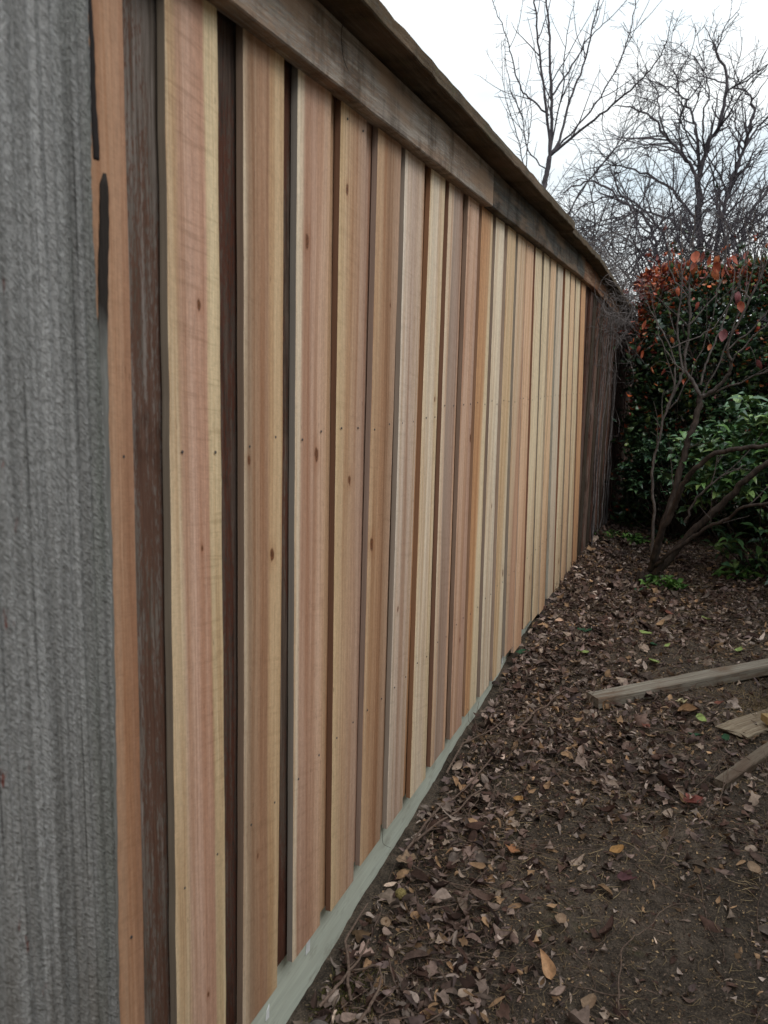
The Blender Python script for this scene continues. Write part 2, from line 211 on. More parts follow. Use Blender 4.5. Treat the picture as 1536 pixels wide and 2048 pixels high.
def old_wood(name, grey, stain, dark, seed, amount=.5, k=1.0, axis='z', green=0, drip=0):
    """weathered boards: bare grey wood with what is left of a red-brown stain"""
    n = N(name, .88, .12)
    def sc(a, l): return (a, a, l) if axis == 'z' else (a, l, a)
    off = (seed * 3.3 % 13, seed * 1.9 % 17, seed * .77 % 5)
    fib = n.noise(n.mapv(sc(520, 14), off), 1, 4, .65)
    med = n.noise(n.mapv(sc(90, 3.0), off), 1, 5, .65)
    big = n.noise(n.mapv(sc(14, 2.2), off), 1, 4, .6)
    spk = n.noise(n.mapv(sc(300, 60), off), 1, 3, .7)
    base = n.mix(n.rng(med, .36, .66, 0, 1), srgb(*grey, k), srgb(*dark, k))
    f = n.math('ADD', n.math('MULTIPLY', big, 1.0), n.math('MULTIPLY', n.math('SUBTRACT', spk, .5), .95))
    f = n.math('ADD', f, n.math('MULTIPLY', n.math('SUBTRACT', med, .5), .5))
    base = n.mix(n.rng(f, .60 - amount * .3, .68 - amount * .3, 0, .85), base, srgb(*stain, k))
    base = n.mix(n.rng(fib, .53, .70, 0, .7), base, n.mix(1, base, (1.8, 1.85, 1.9), 'MULTIPLY'))
    base = n.mix(n.rng(fib, .46, .28, 0, .75), base, n.mix(1, base, (.45, .42, .42), 'MULTIPLY'))
    blot = n.noise(n.mapv(sc(6, 5), (off[2], 2, off[0])), 1, 4, .65)
    base = n.mix(n.rng(blot, .55, .68, 0, .75), base, n.mix(1, base, (.42, .38, .36), 'MULTIPLY'))
    if drip:
        dn = n.noise(n.mapv((3, 14, 3.5), (off[1], 1, off[2])), 1, 5, .7); base = n.mix(n.rng(dn, .47, .62, 0, drip), base, n.mix(1, base, (.45, .43, .42), 'MULTIPLY'))
        lo = n.noise(n.mapv((3, 2.5, 12), (off[2], 5, off[1])), 1, 3, .6); base = n.mix(n.rng(lo, .5, .64, 0, drip), base, srgb(136, 112, 92, k))
    if green:
        g = n.noise(n.mapv(sc(22, 9), off), 1, 5, .7)
        base = n.mix(n.rng(g, .56, .72, 0, green), base, srgb(86, 88, 58, k))
    h = n.math('ADD', n.math('MULTIPLY', fib, .7), n.math('MULTIPLY', med, 1.3))
    return n.done(base, n.bump(h, .8, .0025))

# ------------------------------------------------------------------ object helpers
def link(o, parent=None):
    COL.objects.link(o)
    if parent: o.parent = parent
    return o
def tag(o, label=None, cat=None, group=None, kind=None):
    if label: o['label'] = label
    if cat: o['category'] = cat
    if group: o['group'] = group
    if kind: o['kind'] = kind
    return o
def empty(name, loc=(0, 0, 0), rz=0):
    o = bpy.data.objects.new(name, None); link(o); o.location = loc; o.rotation_euler.z = rz; o.empty_display_size = .1
    return o
def mesh(name, v, f, mats, parent=None, smooth=False, midx=None, col=None, loc=None):
    v = np.asarray(v, dtype=np.float64)
    me = bpy.data.meshes.new(name)
    if isinstance(f, np.ndarray):
        k = f.shape[1]; nf = len(f)
        me.vertices.add(len(v)); me.vertices.foreach_set('co', v.astype(np.float32).ravel())
        me.loops.add(nf * k); me.loops.foreach_set('vertex_index', f.astype(np.int32).ravel())
        me.polygons.add(nf); me.polygons.foreach_set('loop_start', np.arange(0, nf * k, k, dtype=np.int32))
        me.update(calc_edges=True)
    else:
        me.from_pydata([tuple(p) for p in v], [], f)
    for m in (mats if isinstance(mats, (list, tuple)) else [mats]): me.materials.append(m)
    if midx is not None: me.polygons.foreach_set('material_index', np.asarray(midx, dtype=np.int32))
    if smooth: me.polygons.foreach_set('use_smooth', np.ones(len(me.polygons), dtype=bool))
    if col is not None:
        a = me.color_attributes.new('col', 'FLOAT_COLOR', 'POINT')
        c = np.ones((len(v), 4), dtype=np.float32); c[:, :3] = col; a.data.foreach_set('color', c.ravel())
    me.validate(); me.update()
    o = bpy.data.objects.new(name, me); link(o, parent)
    if loc is not None: o.location = loc
    return o

def ring_loft(rings, cap=True):
    """rings: list of closed rings with the same count -> verts, faces"""
    n = len(rings[0]); v = [p for r in rings for p in r]; f = []
    for i in range(len(rings) - 1):
        for j in range(n):
            a = i * n + j; b = i * n + (j + 1) % n
            f.append((a, b, b + n, a + n))
    if cap:
        f.append(tuple(range(n - 1, -1, -1))); f.append(tuple((len(rings) - 1) * n + j for j in range(n)))
    return v, f

def plank(name, yb0, yb1, yt0, yt1, zb, zt, xf, t, mats, parent, seed=0, rough=.0006, rows=26, bow=.0, ch=.0015):
    """upright board. front face at x=xf, edges from (yb0,yb1) at the foot to (yt0,yt1) at the top. mats: face, edge"""
    r = random.Random(seed); yc = (yb0 + yb1) / 2
    rings = []; ph = r.uniform(0, 6)
    amp = r.uniform(-1, 1) * .002 if bow == 0 else bow
    wa = [r.uniform(0, 6) for _ in range(4)]
    for i in range(rows + 1):
        s = i / rows; z = zb + (zt - zb) * s
        y0 = yb0 + (yt0 - yb0) * s - yc + amp * math.sin(math.pi * s) + rough * (math.sin(z * 23 + wa[0]) + r.uniform(-1, 1))
        y1 = yb1 + (yt1 - yb1) * s - yc + amp * math.sin(math.pi * s) + rough * (math.sin(z * 19 + wa[1]) + r.uniform(-1, 1))
        x = .0015 * math.sin(z * 2.1 + ph) * (1 if t > .015 else .4)
        zz = z - zb
        rings.append([(x - ch, y0, zz), (x, y0 + ch, zz), (x, y1 - ch, zz), (x - ch, y1, zz), (x - t, y1, zz), (x - t, y0, zz)])
    v, f = ring_loft(rings)
    mi = []
    for i in range(rows): mi += [0, 0, 0, 1, 1, 1]
    mi += [1, 1]
    o = mesh(name, v, f, mats, parent, midx=mi)
    o.location = (xf, yc, zb)
    return o

def beam_y(name, y0, y1, x0, x1, z0, z1, mat, parent, seed=0, seg=.12, rough=.0015, sag=None, ch=.003):
    """board running along the fence (y)"""
    r = random.Random(seed); n = max(2, int((y1 - y0) / seg)); rings = []
    for i in range(n + 1):
        y = y0 + (y1 - y0) * i / n; d = sag(y) if sag else 0
        j = lambda: r.uniform(-1, 1) * rough
        a, b, c, e = x0 + j(), x1 + j(), z0 + d + j(), z1 + d + j()
        rings.append([(a, y, c), (b - ch, y, c), (b, y, c + ch), (b, y, e - ch), (b - ch, y, e), (a, y, e)])
    v, f = ring_loft(rings)
    v = [(p[0], p[1] - y0, p[2]) for p in v]
    return mesh(name, v, f, mat, parent, loc=(0, y0, 0))

def tubes(polys, sides=5):
    V = []; F = []; base = 0
    for pts, rs in polys:
        p = np.asarray(pts, float); rs = np.asarray(rs, float); n = len(p)
        d = np.gradient(p, axis=0); d /= (np.linalg.norm(d, axis=1, keepdims=True) + 1e-9)
        ref = np.array([0, 0, 1.]) if abs(d[0, 2]) < .8 else np.array([1., 0, 0])
        a = np.cross(d, ref); a /= (np.linalg.norm(a, axis=1, keepdims=True) + 1e-9); b = np.cross(d, a)
        th = np.arange(sides) / sides * 2 * math.pi
        ring = p[:, None, :] + rs[:, None, None] * (np.cos(th)[None, :, None] * a[:, None, :] + np.sin(th)[None, :, None] * b[:, None, :])
        V.append(ring.reshape(-1, 3))
        i = np.arange(n - 1)[:, None] * sides; j = np.arange(sides)[None, :]; j2 = (j + 1) % sides
        q = np.stack([i + j, i + j2, i + sides + j2, i + sides + j], axis=-1).reshape(-1, 4) + base
        F.append(q); base += n * sides
    return np.concatenate(V), np.concatenate(F)

def smooth_poly(pts, sub=4):
    p = np.asarray(pts, float); n = len(p); out = []
    for i in range(n - 1):
        p0 = p[max(i - 1, 0)]; p1 = p[i]; p2 = p[i + 1]; p3 = p[min(i + 2, n - 1)]
        for k in range(sub):
            t = k / sub
            out.append(.5 * ((2 * p1) + (-p0 + p2) * t + (2 * p0 - 5 * p1 + 4 * p2 - p3) * t * t + (-p0 + 3 * p1 - 3 * p2 + p3) * t ** 3))
    out.append(p[-1]); return np.array(out)

def gz(y): return np.interp(y, [-60, 0, 1.5, 2, 2.5, 2.9, 3.4, 3.95, 5.8, 8, 12, 60], [-.02, -.02, -.02, .01, .042, .07, .098, .14, .21, .24, .33, .33])
def hn(x, y):
    return (.012 * np.sin(x * 5.1 + y * 2.3 + 1) + .010 * np.sin(y * 6.7 - x * 3.1) + .006 * np.sin(x * 17 + 2) * np.sin(y * 13)
            + .004 * np.sin(x * 31 + y * 23) + .003 * np.sin(y * 41 - x * 37 + 1.3))
def gh(x, y):
    x = np.asarray(x, float); y = np.asarray(y, float)
    m = np.clip((y - 3.6) / .8, 0, 1) * .04 * np.exp(-((x - .13) / .15) ** 2)      # litter heaped along the fence
    dip = -.028 * np.exp(-((x - .0) / .10) ** 2) * np.clip((3.9 - y) / .5, 0, 1)
    return gz(y) + hn(x, y) * np.clip(np.abs(x) / .08, .15, 1) + m + dip

def leaf_tmpl(kind='oval', rows=5, fold=.25, curl=.3, twist=.2, seed=0, w=.42, wide=False):
    """one leaf, length 1 along +Y, lies near z=0; three (or five) verts per row"""
    r = random.Random(seed * 13 + 5); V = []; cs = (-1, -.5, 0, .5, 1) if wide else (-1, 0, 1)
    ph = r.uniform(0, 6); bend = r.uniform(-.25, .25)
    for i in range(rows + 1):
        t = i / rows
        if kind == 'oval': hw = w * max(0, math.sin(math.pi * t ** .85)) ** .8 * (1 - .2 * t)
        elif kind == 'round': hw = .45 * math.sqrt(max(0, 1 - (2 * t - 1) ** 2))
        elif kind == 'lobed': hw = max(0, .40 * math.sin(math.pi * t ** .8) * (1 + .38 * math.sin(t * 15 + .6)))
        else: hw = .10 * math.sin(math.pi * t) ** .5 if 0 < t < 1 else .02
        z0 = curl * (t - .5) ** 2 * 1.5
        tw = twist * (t - .5)
        for s in cs:
            x = s * hw + bend * t * t; z = z0 + s * s * hw * fold * 2 + s * hw * tw * 1.6 + .03 * math.sin(t * 9 + s * 2 + ph) * abs(s)
            V.append((x, t - .1 + r.uniform(-.01, .01), z))
    F = []; m = len(cs)
    for i in range(rows):
        for k in range(m - 1):
            a = i * m + k; F.append((a, a + 1, a + 1 + m, a + m))
    return np.array(V), np.array(F)

def scatter(tmpls, pos, size, rot, cols):
    """tmpls: list of (V,F) with the same topology; rot: (n,3,3)"""
    n = len(pos); idx = rng.integers(0, len(tmpls), n)
    TV = np.stack([t[0] for t in tmpls]); TF = tmpls[0][1]
    v = TV[idx] * size[:, None, None]
    v = np.einsum('nij,nkj->nki', rot, v) + pos[:, None, :]
    k = TV.shape[1]
    f = (TF[None] + (np.arange(n) * k)[:, None, None]).reshape(-1, TF.shape[1])
    c = np.repeat(cols, k, axis=0)
    return v.reshape(-1, 3), f, c

def rot_from(az, pitch, roll):
    ca, sa = np.cos(az), np.sin(az); cp, sp = np.cos(pitch), np.sin(pitch); cr, sr = np.cos(roll), np.sin(roll)
    z = np.zeros_like(az); o = np.ones_like(az)
    Rz = np.stack([np.stack([ca, -sa, z], -1), np.stack([sa, ca, z], -1), np.stack([z, z, o], -1)], -2)
    Rx = np.stack([np.stack([o, z, z], -1), np.stack([z, cp, -sp], -1), np.stack([z, sp, cp], -1)], -2)
    Ry = np.stack([np.stack([cr, z, sr], -1), np.stack([z, o, z], -1), np.stack([-sr, z, cr], -1)], -2)
    return Rz @ Rx @ Ry

def leaf_mat(name, rough=.6, spec=.3, var=.35, trans=0.0):
    n = N(name, rough, spec)
    a = n.new('ShaderNodeAttribute', attribute_name='col')
    nz = n.noise(n.mapv((60, 60, 60)), 1, 4, .65)
    base = n.mix(n.rng(nz, .3, .7, 0, 1), n.mix(1, a.outputs[0], (1 - var, 1 - var, 1 - var), 'MULTIPLY'), n.mix(1, a.outputs[0], (1 + var, 1 + var, 1 + var), 'MULTIPLY'))
    return n.done(base, n.bump(nz, .3, .002))

def bark(name, c1, c2, sc=30, k=1.0):
    n = N(name, .85, .15)
    a = n.noise(n.mapv((sc, sc, sc * .4)), 1, 5, .65)
    b = n.noise(n.mapv((sc * .2,) * 3), 1, 2)
    base = n.mix(n.rng(a, .35, .65, 0, 1), srgb(*c1, k), srgb(*c2, k))
    base = n.mix(n.rng(b, .5, .7, 0, .5), base, n.mix(1, base, (.6, .6, .6), 'MULTIPLY'))
    return n.done(base, n.bump(a, .7, .004))

# ------------------------------------------------------------------ ground
def axis(a, b, fine0, fine1, step, coarse):
    l = list(np.arange(fine0, fine1, step)); x = fine0; s = step; L = []
    while x > a: s *= 1.35; x -= s; L.append(x)
    x = l[-1]; s = step; Rr = []
    while x < b: s *= 1.35; x += s; Rr.append(x)
    return np.array(L[::-1] + l + Rr)
gx = axis(-900, 900, -.3, 2.4, .022, 1); gy = axis(-900, 900, 1.0, 8.5, .025, 1)
X, Y = np.meshgrid(gx, gy)
Z = gh(X, Y) + np.where((X > -.3) & (X < 2.5) & (Y > 1) & (Y < 8.5), rng.normal(0, .0018, X.shape), 0)
Z = np.where((np.abs(X) > 15) | (np.abs(Y) > 30), gz(Y), Z)
nx, ny = len(gx), len(gy)
i, j = np.meshgrid(np.arange(ny - 1), np.arange(nx - 1), indexing='ij')
F = np.stack([i * nx + j, i * nx + j + 1, (i + 1) * nx + j + 1, (i + 1) * nx + j], -1).reshape(-1, 4)
n = N('soil', .95, .1)
big = n.noise(n.mapv((2.2, 2.2, 2.2)), 1, 5, .6); med = n.noise(n.mapv((22, 22, 22)), 1, 6, .7); fine = n.noise(n.mapv((160, 160, 160)), 1, 5, .75)
c = n.mix(n.rng(med, .35, .68, 0, 1), srgb(68, 60, 54), srgb(122, 109, 97))
c = n.mix(n.rng(big, .42, .64, 0, .7), c, srgb(56, 51, 46))
c = n.mix(n.rng(fine, .5, .36, 0, .6), c, srgb(34, 28, 24)); c = n.mix(n.rng(fine, .52, .72, 0, .8), c, srgb(138, 118, 98))
vo = n.vor(n.mapv((90, 90, 90)), 1); c = n.mix(n.rng(vo.outputs[0], .06, .14, .7, 0), c, srgb(172, 152, 126))
gr = n.noise(n.mapv((5, 5, 5), (4, 2, 0)), 1, 4, .7); c = n.mix(n.rng(gr, .60, .70, 0, .35), c, srgb(84, 84, 54))
h = n.math('ADD', n.math('MULTIPLY', med, 2.2), fine)
soil = n.done(c, n.bump(h, .9, .012))
tag(mesh('ground', np.stack([X, Y, Z], -1).reshape(-1, 3), F, soil, smooth=True), kind='structure')

# ------------------------------------------------------------------ the fence
FC = dict(
 B1=[(0, (168, 132, 106)), (.5, (170, 132, 106)), (.8, (176, 138, 112)), (1, (160, 120, 96))],
 B2=[(0, (202, 182, 150)), (.22, (194, 174, 146)), (.30, (182, 150, 132)), (.5, (188, 152, 136)), (.76, (182, 140, 120)), (.80, (200, 180, 146)), (1, (202, 184, 150))],
 B3=[(0, (196, 182, 164)), (.10, (190, 172, 150)), (.2, (152, 126, 104)), (.5, (162, 124, 98)), (.68, (158, 122, 98)), (.74, (186, 156, 122)), (1, (192, 166, 132))],
 B4=[(0, (208, 196, 176)), (.12, (202, 186, 166)), (.18, (178, 144, 126)), (.45, (176, 140, 122)), (.7, (188, 156, 138)), (.9, (194, 160, 138)), (1, (186, 150, 124))],
 B5=[(0, (196, 172, 136)), (.22, (188, 160, 130)), (.5, (180, 148, 122)), (.8, (174, 144, 126)), (1, (172, 142, 126))],
 B6=[(0, (188, 158, 128)), (.2, (184, 152, 122)), (.45, (162, 122, 92)), (.8, (158, 126, 102)), (1, (170, 140, 120))],
 B7=[(0, (204, 194, 182)), (.25, (196, 180, 168)), (.5, (176, 154, 142)), (.8, (186, 166, 152)), (1, (184, 162, 144))],
 B8=[(0, (208, 190, 160)), (.2, (206, 194, 174)), (.6, (204, 192, 176)), (.85, (202, 184, 154)), (1, (196, 174, 142))],
 B9=[(0, (204, 186, 164)), (.18, (194, 168, 150)), (.24, (158, 140, 130)), (.8, (164, 138, 126)), (.86, (196, 158, 132)), (1, (192, 154, 128))],
 B10=[(0, (190, 156, 136)), (.3, (196, 164, 144)), (.6, (180, 146, 130)), (.9, (178, 144, 128)), (1, (198, 168, 148))],
 B11=[(0, (188, 142, 102)), (.3, (194, 150, 110)), (.42, (206, 190, 160)), (1, (210, 198, 172))],
 B12=[(0, (212, 202, 182)), (.6, (206, 196, 180)), (1, (204, 192, 172))],
 B13=[(0, (198, 172, 138)), (.35, (200, 176, 142)), (.5, (206, 196, 174)), (1, (204, 194, 174))],
 B14=[(0, (200, 176, 150)), (.25, (188, 150, 128)), (.6, (186, 146, 122)), (1, (192, 156, 132))],
 B15=[(0, (208, 174, 146)), (.5, (190, 148, 120)), (1, (186, 144, 116))],
 PALE=[(0, (208, 194, 166)), (.4, (200, 180, 152)), (.7, (194, 170, 142)), (1, (206, 190, 160))],
 TAN=[(0, (208, 178, 146)), (.4, (194, 160, 130)), (1, (184, 148, 118))],
 GREYP=[(0, (196, 186, 170)), (.5, (188, 174, 158)), (1, (192, 178, 156))],
 ORANGE=[(0, (196, 150, 112)), (1, (186, 142, 106))])
order = ['B1', 'B2', 'B3', 'B4', 'B5', 'B6', 'B7', 'B8', 'B9', 'B10', 'B11', 'B12', 'B13', 'B14', 'B15', 'PALE', 'PALE', 'TAN', 'GREYP', 'PALE', 'TAN', 'PALE', 'ORANGE']
edgec = [(150, 118, 92), (128, 112, 92), (132, 104, 80), (134, 124, 112), (120, 78, 48), (150, 122, 104), (158, 140, 122), (148, 100, 56), (134, 92, 64), (142, 114, 92),
         (166, 122, 84), (130, 112, 98), (150, 130, 112), (132, 122, 108), (186, 150, 124), (120, 78, 52), (128, 118, 100), (170, 150, 126), (150, 150, 136), (128, 82, 50), (140, 124, 104), (146, 128, 108), (130, 96, 70)]
knots = {1: [(.022, 1.63, .006), (.02, 1.22, .0035), (.018, .35, .004)], 2: [(-.045, 1.36, .006), (.045, 1.16, .008), (-.01, .53, .004)],
         3: [(.03, 1.345, .010), (-.03, 1.79, .010)], 4: [(-.04, 1.93, .007), (.0, 1.27, .008)],
         5: [(-.05, 1.08, .011), (.04, 1.70, .004)], 6: [(-.03, .85, .005)], 7: [(.04, 1.45, .005)],
         9: [(.03, 1.30, .010), (.0, .55, .006)], 11: [(.06, 1.78, .008), (-.02, 1.0, .006)], 12: [(.02, .66, .010)],
         13: [(.03, 1.76, .011)], 15: [(-.02, 1.52, .014), (.0, .5, .008)], 16: [(.0, 1.64, .006)], 17: [(-.04, 1.55, .010), (-.03, 1.24, .018)],
         19: [(-.02, 1.28, .008), (.01, .4, .012)], 20: [(.01, 1.62, .010)], 22: [(.0, .5, .008)]}
fence = empty('cedar_fence', (0, 1.5, .02))
tag(fence, 'tall cedar board fence with fresh new pickets under an old grey top rail and cap', 'fence')
def fp(o): o.location.y -= 1.5; o.location.z -= .02; return o
nail_m = N('nail_metal', .55, .4).done(srgb(66, 62, 62))
nv, nf = ring_loft([[(0, .0028 * math.cos(a), .0028 * math.sin(a)) for a in np.arange(8) * math.pi / 4], [(.0014, .0024 * math.cos(a), .0024 * math.sin(a)) for a in np.arange(8) * math.pi / 4]])
nail0 = bpy.data.meshes.new('nail'); nail0.from_pydata(nv, [], nf); nail0.materials.append(nail_m)
FX = 0.0; T = .0155; WK = 1.30
rr = random.Random(5)
def nails(o, yb0, yb1, yt0, yt1, zb, zt, zs):
    yc = (yb0 + yb1) / 2
    for z in zs:
        s = (z - zb) / (zt - zb)
        for q in (.17, .83):
            y = (yb0 + (yt0 - yb0) * s) * (1 - q) + (yb1 + (yt1 - yb1) * s) * q
            nn = bpy.data.objects.new('nail', nail0); link(nn, o)
            nn.location = (.0005, y - yc + rr.uniform(-.006, .006), z - zb + rr.uniform(-.008, .008))
LAB = {0: 'pinkish tan picket half hidden behind the weathered post', 1: 'broad picket with pale yellow sapwood edges and a pink centre', 2: 'brown picket with a pale right edge beside a dark gap', 3: 'smooth pink picket with a cream left edge',
       7: 'pale cream picket beside a deep orange edge', 8: 'mauve grey picket with narrow cream borders', 10: 'picket that is orange on the left and cream on the right', 22: 'last new picket, orange, next to the old dark boards'}
zt = 2.19
for k, (yb0, yb1_, yb1, yt1) in enumerate(PICKETS):
    # table rows are (left foot, left top, right foot, right top), taken at z .18 and 2.13
    lf, lt, rf, rt = yb0, yb1_, yb1, yt1
    zb = .15 + .07 * min(1, (lf - 1) / 3.5) + [0, 0, 0, .006, -.004, .003, 0, -.006, .004, 0, .008, 0, -.01, .03, -.02, .035, .012, -.01, .02, 0, 0, .01, 0][k]
    ex = lambda a, b, z: a + (b - a) * (z - .18) / 1.95
    g = (ex(lf, lt, zb), ex(rf, rt, zb), ex(lf, lt, zt), ex(rf, rt, zt))
    w = g[1] - g[0]
    # the knots were measured from z = 0; the board's own origin is its foot
    kk = [(a, b - zb, c) for a, b, c in knots.get(k, [])]
    m = new_wood('cedar', FC[order[k]], w, k * 7 + 3, kk, k=WK)
    e = edge_wood('cedar_edge', edgec[k], k + 2, 1.12 if k < 11 else 1.5)
    o = plank('picket', *g, zb, zt, FX, T if k else .02, (m, e), fence, seed=k, rough=.0009 if k == 1 else .0004)
    if k in LAB: o['label'] = LAB[k]
    nails(o, *g, zb, zt, [1.39 + (.03 if k > 7 else 0), .62] + ([2.08] if k in (4, 9, 14) else []))
    fp(o)
# boards of the back row, seen in the gaps
red1 = old_wood('stained_board', (128, 118, 112), (94, 66, 54), (78, 68, 58), 1, .26)
red2 = old_wood('stained_board', (96, 82, 74), (86, 52, 40), (54, 43, 38), 2, .28)
red3 = old_wood('stained_board', (104, 90, 80), (90, 56, 44), (62, 50, 44), 3, .34)
backs = [(1.00, 1.10, red1, 'old red stained board worn to grey'), (1.235, 1.335, red2, 'old dark board with rusty red patches'), (1.455, 1.545, red3, 'old dark red stained board'),]
for (a, b, m, lb) in backs:
    o = plank('picket', a - .02, b + .05, a - .02, b + .05, .17, zt, FX - .0215, .016, (m, m), fence, seed=int(a * 100)); o['label'] = lb; fp(o)
bk = ['TAN', 'B10', 'B6', 'ORANGE', 'TAN', 'B14', 'B10', 'PALE', 'TAN', 'B14', 'PALE', 'ORANGE', 'TAN', 'PALE', 'B10', 'TAN', 'PALE', 'ORANGE', 'PALE']
for q, k in enumerate(range(3, 22)):
    a = PICKETS[k]; b = PICKETS[k + 1]
    yb = (a[2] + b[0]) / 2; yt = (a[3] + b[1]) / 2
    sh = rr.uniform(-.012, .012); hw = .064
    zb = .16 + .07 * min(1, (yb - 1) / 3.5) + rr.uniform(-.01, .01)
    m = new_wood('cedar', FC[bk[q]], .11, k * 5 + 61, [], k=WK * (.88 if k < 10 else 1.05)); e = edge_wood('cedar_edge', (150, 116, 88), k)
    o = plank('picket', yb - hw + sh, yb + hw + sh, yt - hw + sh, yt + hw + sh, zb, zt, FX - T - .0035, .016, (m, e), fence, seed=k + 40, rough=.0004)
    fp(o)
# boards continuing behind the camera's left edge
for k in range(9):
    y = .66 - k * .2
    m = new_wood('cedar', FC[['PALE', 'TAN', 'B3'][k % 3]], .14, 200 + k, [], k=WK); e = edge_wood('cedar_edge', (140, 118, 96), 200 + k)
    fp(plank('picket', y - .07, y + .07, y - .07, y + .07, .15, zt, FX, T, (m, e), fence, seed=200 + k))
    fp(plank('picket', y + .04, y + .16, y + .04, y + .16, .15, zt, FX - T - .0035, .016, (m, e), fence, seed=300 + k))
rail_m = old_wood('weathered_rail', (146, 136, 126), (128, 108, 92), (108, 98, 90), 4, .35, 1.4, axis='y', green=.2, drip=.8)
fp(beam_y('top_rail', -1.6, 2.93, -.004, .034, 2.105, 2.228, rail_m, fence, 3))['label'] = 'grey brown weathered top rail with dark stains'
fp(beam_y('top_rail', 2.934, 5.13, -.004, .0335, 2.104, 2.227, old_wood('weathered_rail', (104, 100, 94), (104, 88, 74), (70, 66, 62), 14, .3, 1.0, axis='y', green=.4, drip=.8), fence, 13))['label'] = 'dark grey weathered rail piece'
fp(beam_y('top_rail', 5.135, 7.6, -.002, .030, 2.10, 2.215, old_wood('weathered_rail', (150, 122, 100), (120, 82, 62), (84, 66, 56), 9, .5, 1.25, axis='y'), fence, 4, sag=lambda y: -.05 * max(0, y - 5.6)))['label'] = 'browner rail piece at the far end'
cap_m = old_wood('mossy_cap', (112, 100, 84), (96, 78, 58), (66, 58, 50), 6, .45, .8, axis='y', green=.6, drip=.5)
fp(beam_y('cap_board', -1.6, 4.22, -.06, .112, 2.2305, 2.266, cap_m, fence, 5, rough=.002, seg=.06))['label'] = 'dark mossy cap board overhanging the rail'
fp(beam_y('cap_board', 4.225, 7.6, -.06, .100, 2.218, 2.25, cap_m, fence, 6, rough=.003, seg=.05, sag=lambda y: -.055 * max(0, y - 5.3)))
# back rails that the boards are nailed to
bm = old_wood('weathered_rail', (120, 108, 98), (100, 80, 66), (70, 60, 54), 12, .5, 1, axis='y')
for z in (.58, 1.36): fp(beam_y('back_rail', -1.6, 5.5, -.084, -.046, z, z + .089, bm, fence, 8))
# green-grey treated gravel board along the foot
n = N('treated_board', .75, .2)
a = n.noise(n.mapv((200, 5, 120)), 1, 4, .6); b = n.noise(n.mapv((10, 2, 10)), 1, 3)
c = n.mix(n.rng(a, .35, .7, 0, .6), srgb(188, 194, 182, 1.25), srgb(158, 164, 154, 1.25)); c = n.mix(n.rng(b, .45, .7, 0, .4), c, srgb(176, 176, 162))
dirt = n.noise(n.mapv((20, 9, 26)), 1, 5, .7); c = n.mix(n.rng(dirt, .55, .70, 0, .45), c, srgb(120, 112, 94))
kick_m = n.done(c, n.bump(a, .5, .001))
kv = []; ys = np.arange(-1.6, 4.65, .1)
rings = [[(-.078, y, float(gz(y)) - .06 + (0 if y > 1.4 else .0)), (-.0405, y, float(gz(y)) - .06), (-.0405, y, .27), (-.078, y, .27)] for y in ys]
v, f = ring_loft(rings)
o = mesh('gravel_board', v, f, kick_m, fence); o.location = (0, -1.5, -.02); o['label'] = 'pale green grey board along the foot of the pickets'
tag_m = N('white_plastic', .4, .4).done(srgb(236, 238, 240))
for y, z, q in [(1.484, .055, 1), (1.69, .085, 1.5), (1.944, .13, .9), (2.5, .124, 1.1), (2.92, .15, .9), (3.60, .158, 1.2), (3.77, .166, 1.2), (4.45, .19, 1), (4.75, .2, 1)]:
    a0 = [(-.003, .010), (.009, .022), (.008, -.012), (-.007, -.010)]
    v = [(0, c[0] * q, c[1] * q) for c in a0] + [(.0018, c[0] * q, c[1] * q) for c in a0]
    o = mesh('plastic_tab', v, [(3, 2, 1, 0), (4, 5, 6, 7), (0, 1, 5, 4), (1, 2, 6, 5), (2, 3, 7, 6), (3, 0, 4, 7)], tag_m, fence); o.location = (-.0385, y - 1.5, z - .02)

